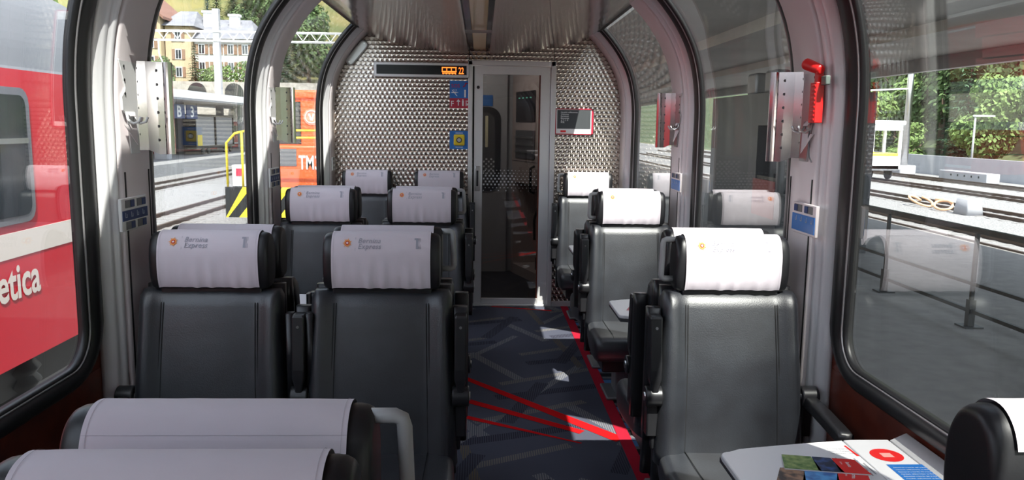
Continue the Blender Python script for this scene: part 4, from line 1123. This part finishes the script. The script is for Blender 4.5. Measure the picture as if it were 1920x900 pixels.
q = MB(); q.b2((-1.3, -4, -.2), (1.3, 30, .95)); q.b2((-1.3, -4, 1.75), (1.3, 30, 2.05)); q.b2((-1.3, -4, .9), (1.0, 30, 1.8)); q.build('body', M['trainred'], tt)
q = MB(); q.b2((-1.3, -4, 2.05), (1.3, 30, 2.4)); q.build('white_band', M['white'], tt)
for k in range(6):
    q = MB(); q.b2((1.31, 5.0+k*4, .95), (1.33, 7.6+k*4, 1.72)); q.build('window', M['darkglass'], tt)
    q = MB(); q.b2((1.30, 4.4+k*4, .95), (1.315, 5.0+k*4, 1.72)); q.build('yellow_post', M['yellow'], tt)
q = MB(); q.b2((1.3, -4, .25), (1.32, 30, .38)); q.build('white_line', M['white'], tt)
tl = thing('luggage_trolley', 'tall dark grey covered luggage trolley on the left platform', 'trolley', (-18.0, 53.2, -.5))
q = MB(); q.b2((-.7, -3.8, .35), (.7, 3.8, .5)); q.build('deck', M['black'], tl)
q = MB(); q.b2((-.65, -3.7, .5), (.65, -.2, 2.35)); q.b2((-.65, .1, .5), (.65, 3.6, 2.35)); q.build('grey_cover', M['grey'], tl, bevel=.04)
q = MB()
for y_ in (-3.75, -.05, 3.65): q.b2((-.7, y_, .5), (.7, y_+.12, 2.45))
q.b2((-.7, -3.8, 2.35), (.7, 3.8, 2.47)); q.build('frame', M['black'], tl)
for y_ in (-2.6, 1.6, 2.9, -1.6):
    q = MB(); q.cyl((.62, y_, .22), (.74, y_, .22), .22, n=16); q.build('wheel', M['black'], tl)
q = MB(); q.b2((.66, -3.4, .55), (.68, -2.6, 1.2)); q.build('yellow_panel', M['yellow'], tl)
q = MB(); q.b2((-16.2, 42, -.495), (-15.4, 110, -.49)); 

# catenary gantry across the left tracks
cg = thing('catenary_gantry', 'white lattice catenary gantry crossing above the left tracks', 'gantry', (0, 60, 0))
q = MB()
for z in (7.35, 8.0):
    for y in (-.25, .25): q.tube([(-48, y, z), (2, y, z)], .06, n=5)
for k in range(50):
    q.tube([(-48+k, -.25, 7.35), (-47.5+k, -.25, 8.0)], .035, n=4); q.tube([(-47.5+k, .25, 8.0), (-47+k, .25, 7.35)], .035, n=4)
q.build('lattice_beam', M['white'], cg)
for x_ in (-19.2, -40):
    q = MB(); q.b2((x_-.22, -.22, -1.1), (x_+.22, .22, 9.6)); q.build('mast', M['concwhite'], cg)
for x_ in (-23.4, -70, -6):
    q = MB(); q.tube([(x_, 0, 7.4), (x_, 0, 6.4), (x_+.5, 0, 5.0)], .05, n=5); q.build('drop_tube', M['white'], cg)

# retaining wall
rw = thing('retaining_wall', 'grey stone retaining wall with arches above the left canopy', 'wall', (0, 72, 0))
q = MB(); q.b2((-60, -.4, -1), (-9, .4, 5.0)); q.build('masonry', mat('masonry', (.24, .22, .19), .9, bump=(3, .8, .1), var=(1.4, (.36, .33, .29), .3, .7)), rw)
for k in range(9):
    q = MB(); xk = -44+k*3.2; q.prism([(xk-.8, 3.6)]+[(xk+.8*math.cos(t), 4.1+.8*math.sin(t)) for t in [PI-PI*i/10 for i in range(11)]]+[(xk+.8, 3.6)], lambda a, b, t: (a, t, b), -.43, -.4); q.build('arch_recess', M['black'], rw)
# houses
M['shutter'] = mat('shutter', (.22, .13, .08), .7); M['roofg'] = mat('slate_roof', (.16, .16, .18), .8, var=(.6, (.24, .24, .26), .3, .7)); M['roofb'] = mat('brown_roof', (.20, .10, .07), .8)
def house(label, x0, x1, y0, y1, zb, ze, zr, wall, roof, cols, rows, hip=0, chim=(), gable=False):
    h = thing('house', label, 'house', ((x0+x1)/2, y0, zb)); cx_ = (x0+x1)/2; hw = (x1-x0)/2; D = y1-y0
    q = MB(); q.b2((-hw, 0, -6), (hw, D, ze-zb))
    if gable: q.prism([(-hw, ze-zb), (hw, ze-zb), (0, zr-zb)], lambda a, b, t: (a, t, b), 0, D)
    q.build('wall', wall, h)
    q = MB(); o_ = .7
    if gable:
        for sg in (-1, 1): q.prism([(sg*(hw+o_), ze-zb-.7*(zr-ze)/hw), (0, zr-zb), (0, zr-zb+.35), (sg*(hw+o_), ze-zb-.7*(zr-ze)/hw+.35)], lambda a, b, t: (a, t, b), -o_, D+o_)
    else:
        A = [(-hw-o_, -o_, ze-zb), (hw+o_, -o_, ze-zb), (hw+o_, D+o_, ze-zb), (-hw-o_, D+o_, ze-zb), (-hw+hip, D/2, zr-zb), (hw-hip, D/2, zr-zb)]
        q.add(A, [(0, 1, 5, 4), (2, 3, 4, 5), (1, 2, 5), (3, 0, 4), (3, 2, 1, 0)])
    q.build('roof', roof, h)
    for r_ in range(rows):
        for c_ in range(cols):
            x_ = -hw+(c_+.5)*2*hw/cols; z_ = ze-zb-1.3-r_*2.3
            q = MB(); q.b2((x_-.42, -.1, z_-.65), (x_+.42, .05, z_+.65)); wn_ = q.build('window', M['white'], h)
            q = MB(); q.b2((x_-.33, -.13, z_-.56), (x_-.03, -.1, z_+.56)); q.b2((x_+.03, -.13, z_-.56), (x_+.33, -.13+.03, z_+.56)); q.build('pane', M['darkglass'], wn_)
            for sg in (-1, 1):
                q = MB(); q.b2((x_+sg*.45, -.12, z_-.65), (x_+sg*.85, -.02, z_+.65)); q.build('shutter', M['shutter'], wn_)
    for x_, hh in chim:
        q = MB(); q.b2((x_-.6, D/2-2.5, ze-zb), (x_+.6, D/2-1.5, zr-zb+hh)); q.b2((x_-.75, D/2-2.65, zr-zb+hh), (x_+.75, D/2-1.35, zr-zb+hh+.3)); q.build('chimney', M['white'], h)
    return h
yel = mat('house_yellow', (.42, .33, .21), .85); whi = mat('house_white', (.46, .45, .42), .85)
house('tall yellow house with steep brown gable roof on the hillside', -49.5, -41.8, 108, 118, 4, 15.2, 18.6, yel, M['roofb'], 3, 4, gable=True)
house('yellow and timbered middle house between the gabled and white houses', -41.6, -38.3, 109, 118, 4, 13.9, 16.4, yel, M['roofg'], 1, 4, hip=.5)
hb = house('long white house with grey slate roof and two white chimneys', -38.2, -30.6, 110, 121, 3, 12.4, 15.6, whi, M['roofg'], 4, 4, hip=1.5, chim=((-2.9, .6), (.6, .2)))

# ------------------------------------------------------------------ trees
def leaf_cloud(mb, c, r, n, size, m=0):
    for _ in range(n):
        while True:
            p = Vector((random.uniform(-1, 1), random.uniform(-1, 1), random.uniform(-1, 1)))
            if .25 < p.length < 1: break
        p = p.normalized()*(.72+.28*random.random()**.5)
        q_ = Vector((p.x*r[0], p.y*r[1], p.z*r[2]))+Vector(c)
        a = Vector((random.gauss(0, 1), random.gauss(0, 1), random.gauss(0, 1))).normalized(); b = a.orthogonal().normalized()
        nrm = (p+a*.7).normalized(); u = nrm.orthogonal().normalized(); v_ = nrm.cross(u); s_ = size*random.uniform(.6, 1.3)
        mb.add([q_-u*s_, q_+v_*s_*.6, q_+u*s_, q_-v_*s_*.6], [(0, 1, 2, 3)], m)
def broad_tree(name, leaf, h=9, n=5200, size=.23, spread=3.2):
    root = empty(name)
    q = MB(); q.tube([(0, 0, -.5), (.1, 0, h*.3), (0, .1, h*.7)], .25, n=8, rs=[.3, .22, .1])
    for k in range(5):
        a = k*1.3; q.tube([(0, 0, h*(.25+.08*k)), (math.cos(a)*spread*.5, math.sin(a)*spread*.5, h*(.45+.08*k))], .08, n=5, rs=[.12, .04])
    q.build('trunk', M['bark'], root)
    q = MB(); nb = 11
    for k in range(nb):
        a = random.uniform(0, 2*PI); rr = random.uniform(.1, .65)*spread; z = h*random.uniform(.25, .85)
        f = 1-.5*abs(z/h-.5)
        leaf_cloud(q, (math.cos(a)*rr*f, math.sin(a)*rr*f, z), (spread*.48, spread*.48, h*.16), n//nb, size)
    q.build('crown', leaf, root, fix=False)
    return root
def conifer(name, leaf, h=11, n=26, spread=2.4, size=.16):
    root = empty(name)
    q = MB(); q.cyl((0, 0, -.5), (0, 0, h*.95), .22, .03, n=8); q.build('trunk', M['bark'], root)
    q = MB()
    for i in range(n):
        t = i/n; z = h*(.10+.88*t); rad = spread*(1-t)**.85*random.uniform(.85, 1.1); nb = max(5, int(13*(1-t)+4))
        for k in range(nb):
            a = 2*PI*k/nb+i*.7+random.uniform(-.2, .2); L_ = rad*random.uniform(.8, 1.1)
            steps = max(3, int(L_/.2))
            for s_ in range(steps):
                f = (s_+.6)/steps; x_, y_ = math.cos(a)*L_*f, math.sin(a)*L_*f; zz_ = z-.28*L_*f+.12*L_*f*f
                for _ in range(3):
                    w_ = size*(1.3-.5*f)*random.uniform(.7, 1.4); d = Vector((math.cos(a+random.uniform(-.9, .9)), math.sin(a+random.uniform(-.9, .9)), random.uniform(-.6, .3))).normalized(); u = d.cross(Vector((0, 0, 1))).normalized()
                    p = Vector((x_, y_, zz_))
                    q.add([p, p+d*w_+u*w_*.4, p+d*w_*2.2, p+d*w_-u*w_*.4], [(0, 1, 2, 3)])
    q.build('crown', leaf, root, fix=False)
    return root
tp = {'broad': broad_tree('broadleaf_tree', M['leafA']), 'dark': broad_tree('broadleaf_tree', M['leafB'], h=11, spread=3.6), 'fir': conifer('conifer_tree', M['leafC']), 'bush': broad_tree('shrub', M['leafA'], h=3.2, n=1500, size=.14, spread=1.8)}
kmap = kidmap_of(); tused = set()
def tree(kind, x, y, s, label, group, z=None):
    o = tp[kind] if kind not in tused else copy_tree(tp[kind], None, True, kmap)
    tused.add(kind); o.location = (x, y, hill_h(x, y)-.3 if z is None else z); o.scale = (s, s, s*random.uniform(.9, 1.1)); o.rotation_euler = (0, 0, random.uniform(0, 6))
    tag(o, label, 'shrub' if kind == 'bush' else 'tree', group)
lbl = {'broad': 'light green broadleaf tree', 'dark': 'dark green broadleaf tree', 'fir': 'dark conifer', 'bush': 'low green shrub'}
# bank to the right of the rail yard
for row, (x0, kinds) in enumerate(((31.5, ('broad', 'dark', 'broad', 'bush')), (37, ('dark', 'fir', 'dark', 'broad')), (43, ('fir', 'dark', 'fir', 'dark')), (51, ('fir', 'dark', 'fir', 'fir')))):
    n = (9, 9, 10, 9)[row]
    for k in range(n):
        kd = kinds[(k*3+row) % 4]; y_ = 26+row*3+k*(6.2+row*.9)+random.uniform(-1, 1); x_ = x0+random.uniform(-1, 1.2)
        s_ = (.72, 1.05, 1.3, 1.6)[row]*random.uniform(.9, 1.15)
        tree(kd, x_, y_, s_ if kd != 'bush' else 1.1, '%s in the %s row of the wooded bank beyond the rail yard' % (lbl[kd], ('front', 'second', 'third', 'uppermost')[row]), '%s bank trees, %s row' % (lbl[kd], ('front', 'second', 'third', 'uppermost')[row]))
# hillside on the left
tree('fir', -30.6, 88, .72, 'large dark conifer in front of the white house', None, z=2.6)
tree('fir', -26.5, 96, .62, 'dark conifer at the right end of the white house', None, z=4.0)
tree('broad', -38.2, 96, .55, 'leafy tree covering the foot of the yellow house', None, z=4.0)
tree('dark', -35.0, 92, .45, 'round dark tree left of the large conifer', None, z=3.8)
for k, (x_, y_) in enumerate(((-41, 94), (-32.5, 97), (-28, 90), (-24, 86), (-36.5, 88))): tree('bush', x_, y_, 1.2, 'low green shrub on the terrace below the hillside houses', 'shrubs below the houses', z=4.0)
pts = []
random.seed(11)
for k in range(26): 
    t = random.random(); u = random.uniform(120, 190); a = random.uniform(.20, .33)
    pts.append((-u*a, u*.97))
for k, (x_, y_) in enumerate(pts):
    kd = ('fir', 'fir', 'dark')[k % 3]
    tree(kd, x_, y_, random.uniform(.8, 1.35), '%s scattered on the steep grassy hillside' % lbl[kd], '%ss on the steep hillside' % lbl[kd])
for k in range(16):
    a = -.50-.014*k*1.1; r_ = random.uniform(88, 112)
    kd = ('broad', 'fir', 'dark', 'broad')[k % 4]
    tree(kd, r_*a, r_*.88, random.uniform(1.4, 1.8), '%s on the slope above the roof of the red train' % lbl[kd], '%s trees above the red train' % lbl[kd])
